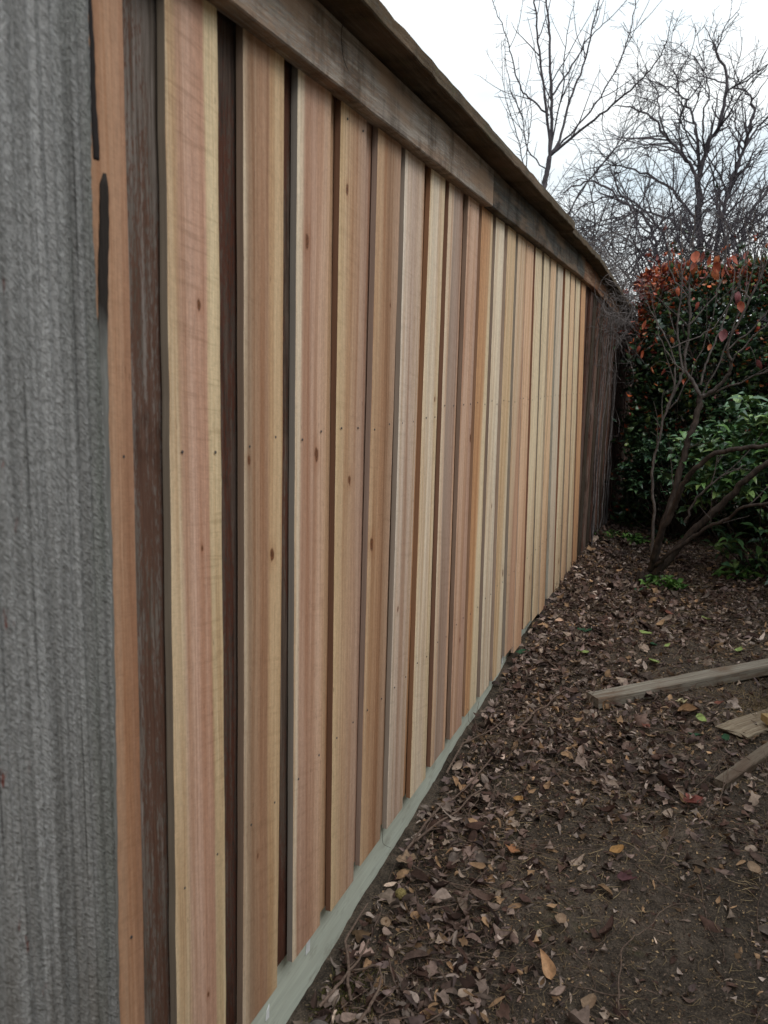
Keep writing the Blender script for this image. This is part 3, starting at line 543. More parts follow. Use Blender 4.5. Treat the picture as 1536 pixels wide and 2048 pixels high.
# the weathered post at the near end: a ridged grey face, a split slot and a loose sliver on its right edge
def build_post():
    xf = .062; yl, yr = .50, .893
    EZ = [0, .574, .996, 1.142, 1.283, 1.452, 1.548, 1.598, 1.672, 1.762, 1.964, 2.23]; EY = [.866, .868, .879, .8824, .8836, .8794, .8763, .8711, .8682, .8699, .8764, .880]
    zs = np.linspace(0, 2.23, 420); ts = np.concatenate([np.linspace(0, .85, 150), np.linspace(.855, 1, 46)])
    r2 = np.random.default_rng(3)
    ph = r2.uniform(0, 6, 12); fr = r2.uniform(90, 420, 12)
    V = np.zeros((len(zs), len(ts), 3))
    for a, z in enumerate(zs):
        edge = float(np.interp(z, EZ, EY)) + .0012 * math.sin(z * 31 + 1) + .0008 * math.sin(z * 77)
        y = yl + (edge - yl) * ts
        hgt = sum(np.sin(y * fr[q] + ph[q] + .5 * math.sin(z * (1.1 + q * .3) + q)) for q in range(12)) / 12
        x = xf + .0050 * hgt + r2.normal(0, .00045, len(ts))
        x = x - .010 * np.clip((ts - .985) / .015, 0, 1) ** 2
        c = edge - .008 - .002 * math.sin(z * 6)
        if z < 1.5: x = x - .004 * np.exp(-((y - c) / .0016) ** 2)
        V[a, :, 0] = x; V[a, :, 1] = y; V[a, :, 2] = z
    nz_, nt_ = len(zs), len(ts)
    verts = list(V.reshape(-1, 3)); F = []
    for a in range(nz_ - 1):
        for b in range(nt_ - 1):
            q = a * nt_ + b; F.append((q, q + 1, q + nt_ + 1, q + nt_))
    # sides and back
    bl = len(verts)
    for a in range(nz_): verts.append((-.03, yl, zs[a])); verts.append((.004, V[a, -1, 1], zs[a]))
    for a in range(nz_ - 1):
        F.append((a * nt_ + nt_ - 1, bl + 2 * a + 1, bl + 2 * a + 3, (a + 1) * nt_ + nt_ - 1))
        F.append((bl + 2 * a, a * nt_, (a + 1) * nt_, bl + 2 * a + 2))
        F.append((bl + 2 * a + 1, bl + 2 * a, bl + 2 * a + 2, bl + 2 * a + 3))
    n = N('grey_post_wood', .9, .1)
    v1 = n.mapv((30, 46, .9)); rid = n.noise(v1, 1, 3, .5)
    fuzz = n.noise(n.mapr((rad(-35), 0, 0), (200, 520, 150), (1, 2, 3)), 1, 3, .65)
    dia = n.noise(n.mapr((rad(-33), 0, 0), (100, 300, 75)), 1, 3, .6)
    fine = n.noise(n.mapv((500, 700, 30)), 1, 3, .6); crk = n.noise(n.mapv((20, 260, 1.6), (7, 7, 7)), 1, 3, .55)
    gv = n.noise(n.mapv((30, 150, 1.0), (3, 3, 3)), 1, 2, .5)
    c = n.mix(n.rng(rid, .36, .62, 0, 1), srgb(130, 129, 127), srgb(170, 169, 168))
    c = n.mix(n.rng(gv, .46, .34, 0, .45), c, srgb(96, 96, 94))
    c = n.mix(n.rng(dia, .52, .34, 0, .45), c, srgb(86, 86, 84))
    c = n.mix(n.rng(fuzz, .55, .75, 0, .55), c, srgb(184, 184, 184))
    c = n.mix(n.rng(fine, .46, .3, 0, .35), c, srgb(74, 72, 70))
    c = n.mix(n.rng(crk, .36, .30, 0, .75), c, srgb(46, 44, 43))
    sx = n.sepx(n.tc.outputs['Object'])
    gr = n.math('MULTIPLY', n.rng(sx[1], .80, .885, 0, 1), n.rng(n.noise(n.mapv((20, 40, 3)), 1, 4, .7), .42, .62, 0, 1))
    c = n.mix(n.math('MULTIPLY', gr, .6), c, srgb(116, 122, 112))
    bt = n.noise(n.mapv((14, 30, 2)), 1, 4, .7); c = n.mix(n.math('MULTIPLY', n.rng(sx[2], 1.1, .5, 0, .6), n.rng(bt, .4, .62, 0, 1)), c, srgb(104, 94, 82))
    rs = n.noise(n.mapv((40, 60, 14), (5, 1, 2)), 1, 3, .7)
    c = n.mix(n.math('MULTIPLY', n.rng(rs, .63, .70, 0, .9), n.rng(sx[1], .74, .70, 0, 1)), c, srgb(110, 52, 40))
    h = n.math('ADD', n.math('MULTIPLY', rid, 1.5), n.math('ADD', n.math('MULTIPLY', dia, 1.3), n.math('MULTIPLY', fuzz, .7)))
    m = n.done(c, n.bump(h, 1.0, .006))
    o = mesh('post', np.array(verts), F, m, fence, smooth=True); o.location = (0, -1.5, -.02)
    o['label'] = 'rough grey weathered post with a long split on its right edge'
    # slivers at its right edge, the split's deep shade painted in their dark colour
    dk = N('split_wood_shade', .9, .1); z_ = dk.sepx(dk.tc.outputs['Object'])[2]; q_ = dk.noise(dk.mapv((300, 300, 12)), 1, 4, .65)
    cc = dk.mix(dk.rng(dk.math('ADD', z_, dk.math('MULTIPLY', dk.noise(dk.mapv((40, 40, 12)), 1, 3), .12)), -.17, -.10, 0, 1), dk.mix(q_, srgb(74, 74, 72), srgb(150, 150, 146)), dk.mix(q_, srgb(26, 23, 22), srgb(66, 60, 56)))  # upper end darkened by height for the shaded hollow, grey wood below
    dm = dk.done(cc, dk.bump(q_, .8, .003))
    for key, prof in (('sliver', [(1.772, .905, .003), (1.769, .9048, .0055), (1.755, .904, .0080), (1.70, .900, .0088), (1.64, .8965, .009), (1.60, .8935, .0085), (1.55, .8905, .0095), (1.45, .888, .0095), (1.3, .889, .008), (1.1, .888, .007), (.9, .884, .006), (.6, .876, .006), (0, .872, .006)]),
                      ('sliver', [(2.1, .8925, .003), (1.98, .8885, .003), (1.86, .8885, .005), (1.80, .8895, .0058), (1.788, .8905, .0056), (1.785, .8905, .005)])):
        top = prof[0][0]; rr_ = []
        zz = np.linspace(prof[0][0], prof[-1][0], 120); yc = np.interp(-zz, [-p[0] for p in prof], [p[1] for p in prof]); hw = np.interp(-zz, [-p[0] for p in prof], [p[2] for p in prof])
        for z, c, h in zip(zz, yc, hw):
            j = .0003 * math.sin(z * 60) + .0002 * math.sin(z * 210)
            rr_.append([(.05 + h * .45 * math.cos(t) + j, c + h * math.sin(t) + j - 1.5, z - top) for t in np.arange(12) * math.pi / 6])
        v, f = ring_loft(rr_); s_ = mesh('sliver', v, f, dm if len(prof) > 8 else N('split_shade', .9, .1).done(srgb(46, 42, 42)), o, True); s_.location = (0, 1.5, top)  # short upper strip is black all over: shade of the split as colour
build_post()

# ------------------------------------------------------------------ the old fence beyond
def old_fence():
    e = empty('weathered_fence', (0, 7.6, .2))
    tag(e, 'old dark brown picket fence hung with bare vines beyond the new boards', 'fence')
    ms = [old_wood('dark_old_board', g, s, d, 20 + q, .5, 1.0) for q, (g, s, d) in enumerate([((128, 108, 98), (104, 70, 58), (66, 50, 44)), ((112, 94, 84), (92, 58, 48), (56, 43, 38)), ((140, 120, 108), (104, 70, 58), (72, 56, 50)), ((92, 82, 72), (66, 54, 42), (46, 38, 34))])]
    y = 5.63; k = 0
    while y < 10.75:
        w = rr.uniform(.085, .135); z1 = 2.2 - .05 * max(0, y - 5.6)
        front = k % 2
        o = plank('picket', y, y + w, y - .02 + rr.uniform(-.01, .01), y + w - .02, float(gz(y)) - .02, z1, (.002 if front else -.018) + rr.uniform(-.004, .004), .015, (ms[rr.randrange(4)],) * 2, e, seed=400 + k, rough=.0015, rows=14)
        o.location.y -= 7.6; o.location.z -= .2
        y += w - .024 + rr.uniform(-.004, .006); k += 1
    o = beam_y('cap_board', 7.61, 10.8, -.07, .09, 2.22, 2.25, cap_m, e, 31, rough=.004, sag=lambda y: -.055 * (y - 5.3)); o.location.y -= 7.6; o.location.z -= .2
    b = empty('weathered_fence', (1.9, 10.86, .3))
    tag(b, 'dark board fence across the back behind the clipped hedge', 'fence')
    x = 0.0; k = 0
    while x < 4.6:
        w = rr.uniform(.11, .14)
        v, f = ring_loft([[(q, -t, z) for q, t in ((0, 0), (w, 0), (w, .016), (0, .016))] for z in (0, 1.72 + rr.uniform(-.01, .01))])
        o = mesh('picket', v, f, ms[3 if rr.random() < .6 else 1], b); o.location = (x - 1.9, (k % 2) * .018, 0); x += w - .01; k += 1
    v, f = ring_loft([[(0, -.05, z), (4.6, -.05, z), (4.6, .05, z), (0, .05, z)] for z in (1.73, 1.765)])
    o = mesh('cap_board', v, f, cap_m, b); o.location = (-1.9, 0, 0)
old_fence()
# ------------------------------------------------------------------ branches
def branch(start, d, L, r0, r1, steps, wob, up, droop=0.0):
    p = np.array(start, float); d = np.array(d, float); d /= np.linalg.norm(d); pts = [p.copy()]; s = L / steps
    for i in range(steps):
        d = d + rng.normal(0, wob, 3) + np.array([0, 0, up - droop * i / steps]); d /= np.linalg.norm(d)
        p = p + d * s; pts.append(p.copy())
    return np.array(pts), np.linspace(r0, r1, steps + 1)
def side_dir(d, ang):
    d = d / np.linalg.norm(d); v = rng.normal(0, 1, 3); v -= d * v.dot(d); v /= np.linalg.norm(v) + 1e-9
    return d * math.cos(ang) + v * math.sin(ang)
def grow(out, pts, rs, level, spec):
    """spec: one dict per level: n per metre, length range, angle, wobble, up, droop, radius"""
    if level >= len(spec): return
    q = spec[level]; seg = np.linalg.norm(np.diff(pts, axis=0), axis=1); L = seg.sum()
    n = rng.poisson(q['n'] * L) if q['n'] * L < 400 else int(q['n'] * L)
    cum = np.concatenate([[0], np.cumsum(seg)])
    for _ in range(n):
        t = rng.uniform(q.get('t0', .12), 1) * L; i = min(len(seg) - 1, np.searchsorted(cum, t) - 1); i = max(i, 0)
        f = (t - cum[i]) / (seg[i] + 1e-9); p = pts[i] * (1 - f) + pts[i + 1] * f; r = rs[i] * (1 - f) + rs[i + 1] * f
        d = side_dir(pts[i + 1] - pts[i], rng.uniform(*q['ang']))
        ln = rng.uniform(*q['len']) * (1 - .45 * t / L)
        r0 = min(r * .7, q['r']); 
        if 'zmin' in q and p[2] < q['zmin']: continue
        bp, br = branch(p, d, ln, r0, max(q.get('rt', .0016), r0 * .35), q.get('steps', 5), q['wob'], q['up'], q.get('droop', 0))
        out.append((bp, br)); grow(out, bp, br, level + 1, spec)

def limb(poly, r0, r1, sub=4, wob=0.0):
    p = smooth_poly(poly, sub); n = len(p)
    if wob: p[1:] += rng.normal(0, wob, (n - 1, 3))
    return p, np.linspace(r0, r1, n)

bark_dark = bark('dark_bark', (62, 58, 64), (88, 82, 84), 26, 1.0)
bark_grey = bark('grey_bark', (58, 52, 50), (96, 88, 84), 60, 1.0)
bark_brown = bark('brown_bark', (40, 34, 32), (70, 60, 54), 55, 1.0)

# slender tree with upright twigs, behind the fence
rng = np.random.default_rng(21)
main = [limb(p, a * .68, b * .68, 5, .006) for p, a, b in TREE_A]
base = main[0][0][0]
main.insert(0, limb([(base[0] + .05, base[1], .1), (base[0] + .03, base[1], .9), tuple(base)], .05, .038))
tw = []
for k, (p, r) in enumerate(main[2:]):
    grow(tw, p, r, 0, [dict(n=2.2, len=(.35, 1.2), ang=(.35, .8), wob=.07, up=.07, r=.009, steps=7, rt=.003),
                       dict(n=5, len=(.05, .26), ang=(.8, 1.4), wob=.05, up=.03, r=.004, steps=2, rt=.002)])
    grow(tw, p, r, 0, [dict(n=16, len=(.04, .22), ang=(.8, 1.5), wob=.04, up=.02, r=.005, steps=2, rt=.002)])
e = empty('bare_tree', (float(base[0]), 11, .1)); loc = np.array([base[0], 11, .1])
tag(e, 'slender bare tree with upright spiky branches rising straight above the fence cap', 'tree', 'leafless trees beyond the fence')
v, f = tubes(main[:2], 8); mesh('trunk', v - loc, f, bark_dark, e, True)
for p in main[2:]:
    v, f = tubes([p], 6); mesh('branch', v - loc, f, bark_dark, e, True)
v, f = tubes(tw, 3); o = mesh('twigs', v - loc, f, bark_dark, e, True); o['kind'] = 'stuff'

# broad tree with gnarled arching limbs
rng = np.random.default_rng(22)
main = [limb(p, a * .68, b * .6, 5, .013) for p, a, b in TREE_B]
base = main[0][0][0]
main.insert(0, limb([(base[0], base[1], .1), (base[0] + .04, base[1], .8), tuple(base)], .10, .068))
tw = []
for k, (p, r) in enumerate(main[1:]):
    grow(tw, p, r, 0, [dict(n=5.0, len=(.5, 1.6), ang=(.5, 1.1), wob=.16, up=.05, droop=.10, r=.018, steps=9, rt=.005, t0=.25),
                       dict(n=6.5, len=(.2, .7), ang=(.5, 1.1), wob=.16, up=.02, droop=.05, r=.008, steps=5, rt=.003),
                       dict(n=7, len=(.06, .28), ang=(.5, 1.2), wob=.12, up=.0, r=.0042, steps=2, rt=.0026)])
e = empty('bare_tree', (float(base[0]), 14, .1)); loc = np.array([base[0], 14, .1])
tag(e, 'broad bare tree with thick gnarled limbs arching over the hedge', 'tree', 'leafless trees beyond the fence')
v, f = tubes(main[:2], 8); mesh('trunk', v - loc, f, bark_dark, e, True)
for p in main[2:]:
    v, f = tubes([p], 6); mesh('branch', v - loc, f, bark_dark, e, True)
v, f = tubes(tw, 3); o = mesh('twigs', v - loc, f, bark_dark, e, True); o['kind'] = 'stuff'

# low arching thicket between the two trees
rng = np.random.default_rng(23)
th = []
for k in range(330):
    x0 = rng.uniform(-2.3, 2.0); y0 = rng.uniform(11.6, 13.6); z0 = rng.uniform(1.9, 3.5 - .12 * abs(x0 + .3))
    az = rng.uniform(0, 2 * math.pi); d = (math.cos(az) * .8, math.sin(az) * .3, rng.uniform(.4, 1.4))
    bp, br = branch((x0, y0, z0), d, rng.uniform(.8, 1.9), rng.uniform(.006, .016), .003, 10, .10, .03, .26); th.append((bp, br))
    grow(th, bp, br, 0, [dict(n=5, len=(.2, .7), ang=(.4, 1.1), wob=.13, up=-.01, droop=.06, r=.006, steps=5, rt=.0026),
                         dict(n=6, len=(.08, .25), ang=(.4, 1.1), wob=.1, up=0, r=.003, steps=2, rt=.002)])
for k in range(70):
    x0 = rng.uniform(-2.2, 2.4); bp = np.array([(x0, 12.6, .2), (x0 + rng.normal(0, .1), 12.6, 1.2), (x0 + rng.normal(0, .25), 12.5, 2.5)])
    th.append(limb(bp, .02, .01))
v, f = tubes(th, 3)
o = mesh('thicket', v - np.array([0, 12.6, .2]), f, bark_dark, None, True, loc=(0, 12.6, .2))
tag(o, 'low tangle of thin arching bare stems between the fence cap and the hedge', 'thicket', kind='stuff')

# bare vine matted over the far end of the fence
rng = np.random.default_rng(24)
vn = []
for k in range(1500):
    y0 = rng.uniform(5.6, 9.8); ztop = 2.24 - .055 * max(0, y0 - 5.3); x0 = rng.uniform(-.75, .05)
    z0 = ztop - .08 + rng.uniform(0, .34) * (1.0 if x0 < -.05 else .3)
    az = rng.uniform(0, 2 * math.pi)
    bp, br = branch((x0, y0, z0), (math.cos(az), math.sin(az), rng.uniform(-.2, .9)), rng.uniform(.15, .6), rng.uniform(.0016, .0035), .001, 9, .35, .02, .12)
    bp[:, 0] = np.clip(bp[:, 0], -1, .19); vn.append((bp, br))
    if k % 2 == 0: grow(vn, bp, br, 0, [dict(n=7, len=(.05, .2), ang=(.4, 1.3), wob=.25, up=0, r=.002, steps=4, rt=.0009)])
for k in range(18):
    y0 = 5.7 + 4 * rng.uniform(0, 1) ** 1.1; ztop = 2.2 - .055 * max(0, y0 - 5.3)
    L = rng.uniform(.2, 1.2); p = np.array([.02, y0, ztop]); pts = [p.copy()]
    for q in range(14):
        p = p + np.array([rng.normal(0, .016), rng.normal(0, .055), -L / 14]); p[0] = np.clip(p[0], .008, .13); pts.append(p.copy())
    br = np.linspace(.0035, .0012, 15); vn.append((np.array(pts), br))
    grow(vn, np.array(pts), br, 0, [dict(n=9, len=(.06, .3), ang=(.7, 1.5), wob=.3, up=0, r=.002, steps=5, rt=.0009)])
for k in range(130):                                   # curls hanging off the cap into the yard
    y0 = rng.uniform(5.7, 8.2); zt_ = 2.22 - .055 * max(0, y0 - 5.3)
    bp, br = branch((rng.uniform(.02, .10), y0, zt_ - rng.uniform(0, .35)), (rng.uniform(.1, 1), rng.normal(0, 1), rng.uniform(-.9, .6)), rng.uniform(.15, .55), rng.uniform(.0018, .0032), .001, 12, .32, -.02, .10)
    bp[:, 0] = np.clip(bp[:, 0], .01, .34); vn.append((bp, br)); grow(vn, bp, br, 0, [dict(n=8, len=(.05, .2), ang=(.4, 1.3), wob=.25, up=0, r=.0018, steps=4, rt=.0009)])
# main stems from the ground
for k in range(9):
    y0 = rng.uniform(5.75, 7.4); p = np.array([.03, y0, .2]); pts = [p.copy()]
    for q in range(20): p = p + np.array([rng.normal(0, .006), rng.normal(0, .02), .1]); p[0] = np.clip(p[0], .012, .05); pts.append(p.copy())
    vn.append((np.array(pts), np.linspace(.006, .003, 21)))
v, f = tubes(vn, 3)
vine_bark = bark('vine_bark', (86, 80, 78), (122, 114, 112), 80, 1.0)
o = mesh('bare_vine', v - np.array([0, 7.2, .2]), f, vine_bark, None, True, loc=(0, 7.2, .2))
tag(o, 'grey leafless vine matted over the far end of the old fence', 'vine')

# ------------------------------------------------------------------ clipped red tip hedge
rng = np.random.default_rng(31)
glossy = leaf_mat('glossy_leaf', .33, .5, .25)
def hedge():
    x0, x1, y0, y1, z1 = .17, 4.6, 7.15, 8.7, 2.42
    pos = []; nor = []
    def face(n, fx, nr, depth):
        p = fx(n); d = rng.exponential(depth, n)[:, None]; b = .035 * np.sin(p[:, :1] * 7 + p[:, 2:] * 9) + .03 * np.sin(p[:, 1:2] * 8 + p[:, 2:] * 5 + 1)
        pos.append(p - np.array(nr) * (d + b)); nor.append(np.tile(nr, (n, 1)))
    U = lambda a, b, n: rng.uniform(a, b, n)
    face(9500, lambda n: np.stack([x0 + (1.7) * U(0, 1, n), np.full(n, y0), U(.35, z1, n)], -1), (0, -1, 0), .07)
    face(3200, lambda n: np.stack([x0 + 1.7 + 2.7 * U(0, 1, n), np.full(n, y0), U(.35, z1, n)], -1), (0, -1, 0), .07)
    face(4200, lambda n: np.stack([np.full(n, x0), U(y0, y1, n), U(.3, z1, n)], -1), (-1, 0, 0), .07)
    face(5200, lambda n: np.stack([U(x0, x0 + 2.2, n), U(y0, y1, n), np.full(n, z1)], -1), (0, 0, 1), .05)
    face(2200, lambda n: np.stack([U(x0 + 2.2, x1, n), U(y0, y1, n), np.full(n, z1)], -1), (0, 0, 1), .05)
    P = np.concatenate(pos); Nn = np.concatenate(nor)
    m = (P[:, 0] > x0 - .12)
    # rounded, uneven shoulder
    cz = np.clip((P[:, 2] - (z1 - .25)) / .25, 0, 1); P[:, 1] += np.where(Nn[:, 1] < -.5, cz ** 2 * .12, 0)
    cx = np.clip((P[:, 0] - x0) / .3, 0, 1); P[:, 2] -= (1 - cx) ** 2 * .10 * np.clip(P[:, 2] / z1, 0, 1)
    P += rng.normal(0, .012, P.shape); sh_ = rng.uniform(0, 1, len(P)) < .15; P[sh_] += Nn[sh_] * rng.exponential(.085, (int(sh_.sum()), 1)) + np.array([0, 0, .02])
    hole = np.sin(P[:, 0] * 11 + 2) * np.sin(P[:, 2] * 9 + P[:, 1] * 3) + .5 * np.sin(P[:, 0] * 23) * np.sin(P[:, 2] * 19)
    keep = m & ~((hole > .75) & (rng.uniform(0, 1, len(P)) < .75)); P = P[keep]; Nn = Nn[keep]
    n = len(P)
    red = .95 * np.clip((P[:, 2] - 2.12) / .22, 0, 1) * (.35 + .65 * rng.uniform(0, 1, n)) + .9 * np.exp(-((P[:, 0] - x0) / .16) ** 2) * np.clip((P[:, 2] - 1.6) / .45, 0, 1) + .12
    clump = .5 + .5 * np.sin(P[:, 0] * 9 + 1) * np.sin(P[:, 2] * 7 + P[:, 0] * 3)
    isred = rng.uniform(0, 1, n) < red * (.45 + .75 * clump)
    g1 = np.array([srgb(48, 70, 44), srgb(66, 88, 52), srgb(38, 56, 42), srgb(94, 106, 60), srgb(30, 46, 34)]); r1 = np.array([srgb(150, 66, 40), srgb(176, 88, 48), srgb(120, 46, 36), srgb(142, 84, 50), srgb(94, 40, 38)])
    C = np.where(isred[:, None], r1[rng.integers(0, 5, n)], g1[rng.choice(5, n, p=[.35, .25, .2, .08, .12])]) * rng.uniform(.75, 1.2, (n, 1))
    az = np.arctan2(-Nn[:, 0], Nn[:, 1] - 1e-3) + rng.normal(0, .9, n); R = rot_from(az, rng.uniform(-.6, .9, n) + Nn[:, 2] * .6, rng.normal(0, .6, n))
    tm = [leaf_tmpl('oval', 4, .22, .35 * s, .2, s, .25) for s in (1, 2, 3)]
    sz = rng.uniform(.045, .085, n) * np.where(isred, .8, 1)
    e = empty('clipped_hedge', (1.2, 7.9, .24)); L = np.array([1.2, 7.9, .24])
    tag(e, 'tall clipped evergreen hedge with glossy dark leaves and orange red new tips along its top', 'hedge')
    for nm, mk in (('foliage', ~isred), ('red_tips', isred)):
        v, f, c = scatter(tm, P[mk], sz[mk], R[mk], C[mk]); o = mesh(nm, v - L, f, glossy, e, True, col=c); o['kind'] = 'stuff'
    # inner leaves and stems that close the hedge
    n = 15000; P = np.stack([U(x0 + .12, x1, n), U(y0 + .15, y1, n), U(.25, z1 - .06, n)], -1)
    C = g1[rng.integers(0, 5, n)] * .9; R = rot_from(U(0, 6.3, n), U(-1, 1, n), U(-1, 1, n))
    v, f, c = scatter(tm, P, U(.07, .12, n), R, C); o = mesh('inner_foliage', v - L, f, glossy, e, True, col=c); o['kind'] = 'stuff'
    st = []
    for k in range(46):
        x = U(x0 + .1, x1 - .1, 1)[0]; y = U(y0 + .3, y1 - .3, 1)[0]
        bp, br = branch((x, y, .22), (rng.normal(0, .2), rng.normal(0, .2), 1), 2.0, .02, .006, 10, .09, .06); st.append((bp, br))
        grow(st, bp, br, 0, [dict(n=7, len=(.2, .6), ang=(.4, .9), wob=.12, up=.03, r=.006, steps=4, rt=.002)])
    v, f = tubes(st, 4); o = mesh('stems', v - L, f, bark_brown, e, True); o['kind'] = 'stuff'
hedge()

# ------------------------------------------------------------------ broad-leaved evergreen shrubs below it
def whorl_shrub(name, label, cat, centre, radii, ntips, size, seed, cols, zmin=.2, lw=.20, nper=(5, 9), stems=14):
    global rng
    rng = np.random.default_rng(seed)
    c = np.array(centre, float); rd = np.array(radii, float); P = []; A = []; PI = []; S_ = []; st = []
    base = np.array([c[0], c[1], float(gh(c[0], c[1]))])
    hubs = []
    for k in range(ntips):
        u = rng.normal(0, 1, 3); u /= np.linalg.norm(u); u[2] = abs(u[2]) * 1.0 if rng.uniform() < .75 else u[2]
        t = c + u * rd * rng.uniform(.62, 1.05)
        if t[2] < zmin + .02: t[2] = zmin + rng.uniform(.03, .25)
        hubs.append((t, u))
        m = rng.integers(*nper); a0 = rng.uniform(0, 6.3)
        for q in range(m):
            P.append(t + rng.normal(0, .006, 3)); A.append(a0 + q * 2.4 + rng.normal(0, .2)); PI.append(rng.uniform(-.35, .55)); S_.append(size * rng.uniform(.65, 1.15))
    P = np.array(P); n = len(P); C = np.array(cols)[rng.integers(0, len(cols), n)] * rng.uniform(.75, 1.25, (n, 1))
    R = rot_from(np.array(A), np.array(PI), rng.normal(0, .25, n))
    tm = [leaf_tmpl('oval', 5, .2, -.25 - .15 * s, .15, s, lw) for s in (1, 2, 3)]
    tm = [(t[0] + np.array([0, .12, 0]), t[1]) for t in tm]
    v, f, cc = scatter(tm, P, np.array(S_), R, C)
    e = empty(name, tuple(base)); tag(e, label, cat)
    o = mesh('foliage', v - base, f, glossy, e, True, col=cc); o['kind'] = 'stuff'
    for k, (t, u) in enumerate(hubs):
        if k % max(1, len(hubs) // (stems * 6)) and len(hubs) > stems * 6: continue
        mid = (base + t) / 2 + rng.normal(0, .06, 3); mid[2] = max(mid[2], base[2] + .05)
        st.append(limb([tuple(base + rng.normal(0, .03, 3) * np.array([1, 1, 0])), tuple(mid), tuple(t)], .007, .0025, 5))
    v, f = tubes(st, 4); o = mesh('stems', v - base, f, bark_brown, e, True); o['kind'] = 'stuff'
    return e
G = [srgb(70, 102, 62), srgb(92, 124, 68), srgb(54, 82, 56), srgb(116, 140, 82), srgb(72, 104, 70)]
GD = [srgb(48, 72, 48), srgb(36, 56, 42), srgb(64, 88, 56)]
whorl_shrub('laurel_shrub', 'leafy laurel with long glossy green leaves on the right behind the leaning stems', 'shrub', (1.22, 5.95, .82), (.66, .40, .62), 330, .12, 51, G, stems=3)
whorl_shrub('laurel_shrub', 'dark low shrub with small glossy leaves tucked under the hedge by the old fence', 'shrub', (.62, 6.95, .62), (.50, .30, .50), 260, .075, 52, GD)
whorl_shrub('laurel_shrub', 'deep green shrub filling the gap below the hedge at the right', 'shrub', (1.75, 6.9, .7), (.75, .35, .62), 240, .09, 53, GD)
whorl_shrub('laurel_shrub', 'low dark shrub spilling in over the soil at the right edge of the picture', 'shrub', (1.72, 5.5, .5), (.52, .45, .34), 150, .10, 54, GD, stems=2)
for k, p in enumerate(SPRIGS):
    lab = ['bright green leafy sprig at the foot of the old fence', 'pale green leafy sprig beside the leaning stems', 'bright green sprig on the soil at the right edge', 'small green sprig in front of the one at the right edge', 'narrow leaved green sprig at the foot of the leaning stems', 'dark green sprig close under the old fence'][k]
    whorl_shrub('leafy_sprig', lab, 'sprig', (p[0], p[1], p[2] + .03), (.12, .09, .045), 13, .085, 60 + k, [srgb(84, 118, 56), srgb(100, 134, 66), srgb(66, 98, 50)], zmin=.17, lw=.24, stems=7)

# dark conifer beyond the hedge, right
rng = np.random.default_rng(41)
e = empty('evergreen_tree', (2.0, 17, .3)); L = np.array([2.0, 17, .3]); tag(e, 'dark evergreen tree showing low above the hedge at the right edge', 'tree')
n = 9000; th_ = rng.uniform(0, 6.3, n); zz = rng.uniform(0, 1, n) ** .7; rad_ = (1 - zz * .75) * 1.35 * rng.uniform(.35, 1, n) * (1 + .25 * np.sin(th_ * 5 + zz * 20))
P = np.stack([2.0 + np.cos(th_) * rad_, 17 + np.sin(th_) * rad_, .8 + zz * 2.4], -1)
v, f, c = scatter([leaf_tmpl('thin', 3, .1, .2, .1, 1)], P, rng.uniform(.12, .24, n), rot_from(th_, rng.uniform(-.5, .6, n), rng.normal(0, .5, n)), np.tile(srgb(34, 48, 36), (n, 1)) * rng.uniform(.6, 1.3, (n, 1)))
o = mesh('crown', v - L, f, leaf_mat('needle', .6, .2), e, True, col=c)
v, f = tubes([limb([(2, 17, .3), (2, 17, 1.5), (2.02, 17, 3.1)], .12, .03)], 7); mesh('trunk', v - L, f, bark_dark, e, True)

# ------------------------------------------------------------------ multi-stemmed small tree in front
rng = np.random.default_rng(33)
BX = np.array([SHRUB_TREE[0][0][0][0], SHRUB_TREE[0][0][0][1], .19])
e = empty('small_tree', tuple(BX)); tag(e, 'small leaning tree with several bare stems and a few hanging orange leaves', 'tree')
allp = []; tw = []
for k, (p, a, b) in enumerate(SHRUB_TREE):
    q = [tuple(x) for x in p]
    if k == 0: q = [(q[0][0] - .03, q[0][1], .17)] + q
    L_ = limb(q, a * .74, b * .74, 6, .004 if k else 0); allp.append(L_)
    v, f = tubes([L_], 8); o = mesh('trunk' if k == 0 else 'stem', v - BX, f, bark_brown if k in (0, 1, 2, 3, 9) else bark_grey, e, True)
    if k: grow(tw, *L_, 0, [dict(n=3.2 if k > 3 else 1.2, len=(.18, .6), ang=(.35, .9), wob=.06, up=.06, r=.004, steps=7, rt=.0014, t0=.35), dict(n=4, len=(.05, .25), ang=(.4, 1), wob=.06, up=.02, r=.0022, steps=3, rt=.001)])
v, f = tubes(tw, 4); o = mesh('twigs', v - BX, f, bark_grey, e, True); o['kind'] = 'stuff'
# knobbly stump base and a sawn branch end
st = []
for k in range(9):
    a = k * .7; st.append((np.array([(BX[0] + math.cos(a) * .02, BX[1] + math.sin(a) * .02, .20 + k * .007), (BX[0] + math.cos(a) * .045, BX[1] + math.sin(a) * .04, .22 + k * .008), (BX[0] + math.cos(a) * .06, BX[1] + math.sin(a) * .055, .20)]), np.array([.03, .03, .012])))
v, f = tubes(st, 7); mesh('root_flare', v - BX, f, bark('dark_root', (44, 38, 36), (70, 60, 54), 60), e, True)
lm = leaf_mat('dead_leaf', .55, .3, .3)
hc = [srgb(146, 74, 48), srgb(132, 64, 44), srgb(154, 88, 56), srgb(118, 56, 44), srgb(100, 54, 56)]
for k, (p, s) in enumerate(ST_LEAVES):
    t = leaf_tmpl('oval', 5, .3, .5, .3, k, .34); n = 1
    R = rot_from(np.array([rng.uniform(0, 6.3)]), np.array([-1.25 + rng.normal(0, .25)]), np.array([rng.normal(0, .4)]))
    v, f, c = scatter([t], np.zeros((1, 3)), np.array([.062 * s]), R, np.array([hc[4 if k in (12, 14, 24) else k % 4]]))
    o = mesh('leaf', v, f, lm, e, True, col=c); o.location = Vector(p) - Vector(BX)
